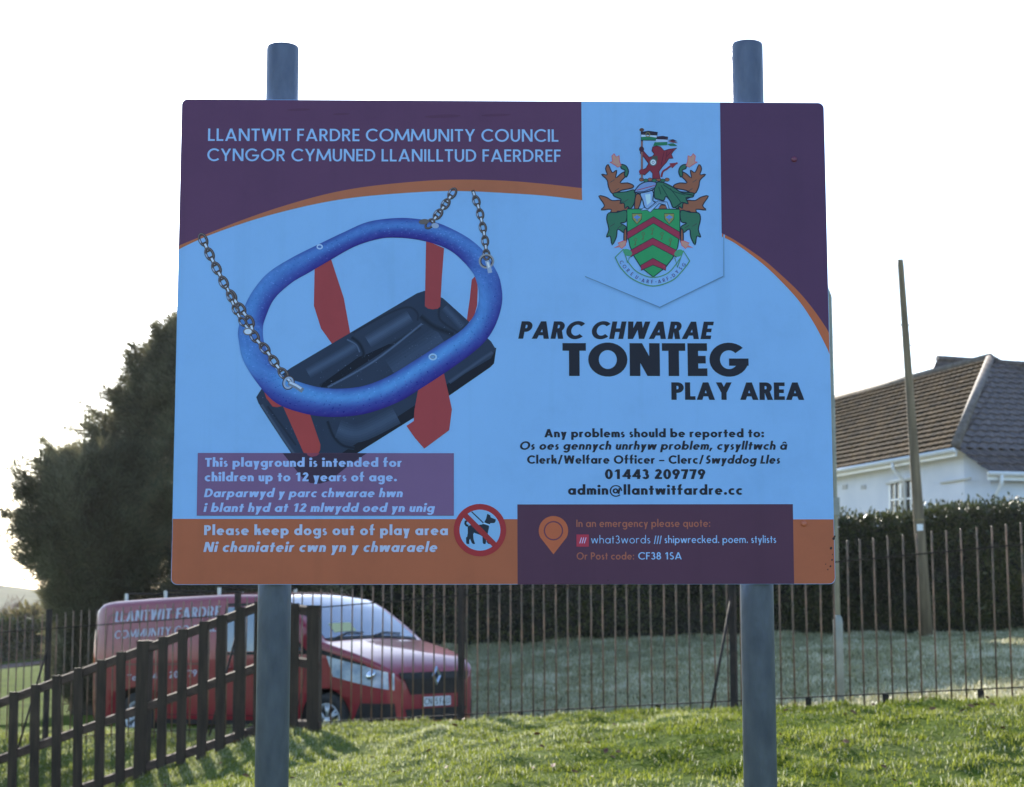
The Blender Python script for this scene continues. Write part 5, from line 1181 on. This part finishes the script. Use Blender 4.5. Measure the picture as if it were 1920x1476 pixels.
mb = MB(); mb.bar(wx(1766, 906, .03), wx(1822, 897, .03), .06, .04); mb.build("ledge", bpy.data.materials["stone_band"], house)

# ---------------------------------------------------------------- leaning timber pole, lamp column, cables
pb, pt = P(1738, 1185, 35.6), P(1688, 487, 35.6); pl0 = empty("timber_pole", pb); tag(pl0, "leaning weathered timber utility pole standing in front of the hedge", "utility pole")
d = pt - pb
mb = MB(); mb.tube([d * -.06, d * .25, d * .6, d * .985, d], [.125, .112, .088, .067, .060], 16); mb.build("shaft", MT['pole'], pl0, True)
for px, py, s in ((1686, 613, -1), (1711, 613, 1), (1712, 652, 1)):
    f = (1185 - py) / (1185 - 487); c = d * f; mb = MB(); mb.tube([c, c + Vector((.16 * s, -.02, .015)), c + Vector((.20 * s, -.02, .05))], .012, 6); mb.build("step_peg", MT['steel_dark'], pl0)
c = P(1725, 989, 35.45) - pb; mb = MB(); mb.box(c, (.12, .012, .13)); mb.build("notice_plate", MT['white_trim'], pl0)
c = P(1726, 979, 35.46) - pb; mb = MB(); mb.lathe([(.118, -.02), (.118, .02)], 16, Matrix.Translation(d * ((1185 - 979) / 698.0))); mb.build("band", mat("ochre_band", (0.25, 0.18, 0.08), None), pl0)
lb = P(1575, 1330, 20.0); gl = gz(lb.x, lb.y); lampc = empty("lamp_column", (lb.x, lb.y, gl)); tag(lampc, "grey steel street lamp column beside the sign's right edge", "street lamp")
zj = P(1568, 1158, 20).z - gl; zt_ = P(1553, 556, 20).z - gl
mb = MB(); mb.lathe([(.054, -.4), (.054, zj - .05), (.048, zj - .01), (.026, zj + .03)], 18); mb.build("base", MT['lamp_grey'], lampc, True)
mb = MB(); mb.tube([(0, 0, zj), (0, 0, zt_ * .7), (0, 0, zt_), (-.05, 0, zt_ + .14), (-.18, 0, zt_ + .22), (-.6, 0, zt_ + .26)], [.029, .027, .025, .024, .022, .02], 14); mb.build("column", MT['lamp_grey'], lampc, True)
mb = MB(); mb.lathe([(.05, -.02), (.13, .0), (.14, .05), (.10, .11), (.03, .13)], 18, Matrix.Translation((-.75, 0, zt_ + .20)) @ Matrix.Scale(1.8, 4, Vector((1, 0, 0)))); mb.build("lantern", MT['lamp_grey'], lampc, True)
mb = MB(); mb.box((-.01, -.045, P(1567, 950, 20).z - gl), (.11, .012, .2)); mb.build("notice_plate", MT['lamp_grey'], lampc)
for k, (a, b, lbl) in enumerate((((1793, 503, 45), (1985, 473, 30), "thin overhead cable, lower of the pair at the top right sky"), ((1845, 479, 45), (1985, 452, 30), "thin overhead cable, upper of the pair at the top right sky"), ((1752, 552, 48), (1900, 668, 44.5), "thin cable sloping down from the sky to the bungalow roof"))):
    A_, B_ = P(*a), P(*b); A2 = A_ + (A_ - B_) * .0; mb = MB(); mb.tube([A_, (A_ + B_) / 2 - Vector((0, 0, .04)), B_], .006, 5)
    o = mb.build("overhead_cable", mat("cable_sheath", (0.35, 0.36, 0.38), None)); tag(o, lbl, "cable", "cables in the sky above the bungalow")

# ---------------------------------------------------------------- far left: hedge, bushes, hill, bin
fh = empty("boundary_hedge", (P(0, 1240, 60).x, 60, gz(P(0, 1240, 60).x, 60))); tag(fh, "long low dark hedge beside the road in the far left distance", "hedge")
nc = 5200; x_ = rng.uniform(-26, -6.5, nc); y_ = 60 + 1.2 * rng.random(nc); zt__ = P(85, 1172, 60).z + .12 * vnoise(x_ * .8, y_); zb__ = hground(x_, y_); tp = rng.random(nc) < .3
z_ = np.where(tp, zt__, zb__ + (zt__ - zb__) * rng.random(nc)); y_ = np.where(tp, y_, 60 + .1 * rng.normal(size=nc))
cloud_obj("foliage", [leaf_cloud(np.stack([x_, y_, z_], 1), np.tile([[0, -.8, .6]], (nc, 1)), .16, 5, .09, .6, .1)], m_hedge, fh, fh.location)
mb = MB(); z1 = P(85, 1176, 60).z - .1; mb.box((-16 - fh.location.x, 60.8 - fh.location.y, (z1 - .5 * 0 + gz(-16, 60)) / 2 - fh.location.z - .25), (19.5, 1.1, z1 - gz(-16, 60) + .5)); mb.build("inner_branches", bpy.data.materials["twig_mass"], fh)
m_bush = leafy_mat("autumn_bush", [(0, (0.06, 0.045, 0.025)), (.5, (0.16, 0.13, 0.05)), (1, (0.30, 0.25, 0.09))], .35)
m_bare = leafy_mat("bare_twigs", [(0, (0.12, 0.09, 0.075)), (.5, (0.22, 0.17, 0.14)), (1, (0.32, 0.27, 0.23))], .2)
def bush(px, d, w, h, m, lbl, n=130, name="bush", asp=.4):
    b = P(px, 1180, d); g0 = gz(b.x, d); b_ = empty(name, (b.x, d, g0)); tag(b_, lbl, "bush", "bushes beyond the far left hedge")
    c = rng.normal(size=(n, 3)); c /= np.linalg.norm(c, axis=1)[:, None]; c *= rng.random((n, 1)) ** .4; hh = P(px, 1180 - h, d).z - g0
    P_ = np.stack([b.x + c[:, 0] * w, d + c[:, 1] * w, g0 + hh * (.55 + .45 * c[:, 2]) * (1 + .12 * np.sin(c[:, 0] * 5))], 1); N_ = c.copy(); N_[:, 2] += .4
    cloud_obj("crown", [leaf_cloud(P_, N_, .3, 16, .16, asp, .3)], m, b_, b_.location)
    mb = MB()
    for k in range(5): mb.tube([(0, 0, -.1), (math.cos(k * 1.3) * w * .3, math.sin(k * 1.3) * w * .3, hh * .5), (math.cos(k * 1.3) * w * .6, math.sin(k * 1.3) * w * .6, hh * .85)], [.06, .04, .015], 6)
    mb.build("stem", MT['trunk'], b_)
bush(58, 66, 1.1, 32, m_bush, "yellow-brown bush left of the railing post in the far left distance")
bush(10, 68, .8, 40, m_bare, "bare twiggy bush at the very left edge of the view", 90, asp=.12)
bush(112, 68, .9, 34, m_bare, "grey bare bush just right of the left railing post", 110, asp=.14)
bush(140, 64, .8, 28, m_bare, "pale bare bush touching the back of the van", 100, asp=.16)
bush(85, 70, .7, 26, m_bush, "smallest olive bush between the yellow bush and the grey bush", 70)
# hill
HQ = 900.0
hx = np.linspace(-1600, 300, 70); hy = np.linspace(HQ - 250, HQ + 600, 30); HX, HY = np.meshgrid(hx, hy, indexing='ij')
pxs = 960 + HX / HQ * F_PX
crest = np.interp(pxs, [-2600, -900, -200, 0, 60, 100, 170, 320, 700, 1500], [96, 104, 98, 72, 64, 58, 46, 28, 6, -12])
HZ = crest * HQ / F_PX * np.clip((HY - HQ + 250) / 250, 0, 1) ** .8 * np.where(HY > HQ, np.clip(1 - (HY - HQ) / 420, 0, 1), 1) + 1.6 * vnoise(HX / 36, HY / 28) * np.clip((HY - HQ + 170) / 120, 0, 1) - 1.8
me = bpy.data.meshes.new("hill"); ii = np.arange(HX.size).reshape(HX.shape); np_mesh(me, np.stack([HX.ravel(), HY.ravel(), HZ.ravel() + EYE], 1), np.stack([ii[:-1, :-1], ii[1:, :-1], ii[1:, 1:], ii[:-1, 1:]], -1).reshape(-1, 4))
me.polygons.foreach_set("use_smooth", [True] * len(me.polygons)); me.materials.append(mat("hill_pasture", (0.05, 0.06, 0.022), (0.11, 0.105, 0.045), .03, 1.0, spec=0.0, detail=9)); o = bpy.data.objects.new("hill", me); COL.objects.link(o); o["kind"] = "structure"

# ---------------------------------------------------------------- the morning haze in the air
mb = MB(); mb.box((0, 0, 40), (8000, 8000, 150))
hz = mb.build("haze", []); hz["kind"] = "stuff"
m = bpy.data.materials.new("air"); m.use_nodes = True; ns = m.node_tree.nodes; ns.remove(ns["Principled BSDF"])
pv = ns.new("ShaderNodeVolumePrincipled"); pv.inputs["Color"].default_value = (0.92, 0.94, 0.97, 1); pv.inputs["Density"].default_value = 0.00017; pv.inputs["Anisotropy"].default_value = 0.42
m.node_tree.links.new(pv.outputs[0], ns["Material Output"].inputs["Volume"]); hz.data.materials.append(m)
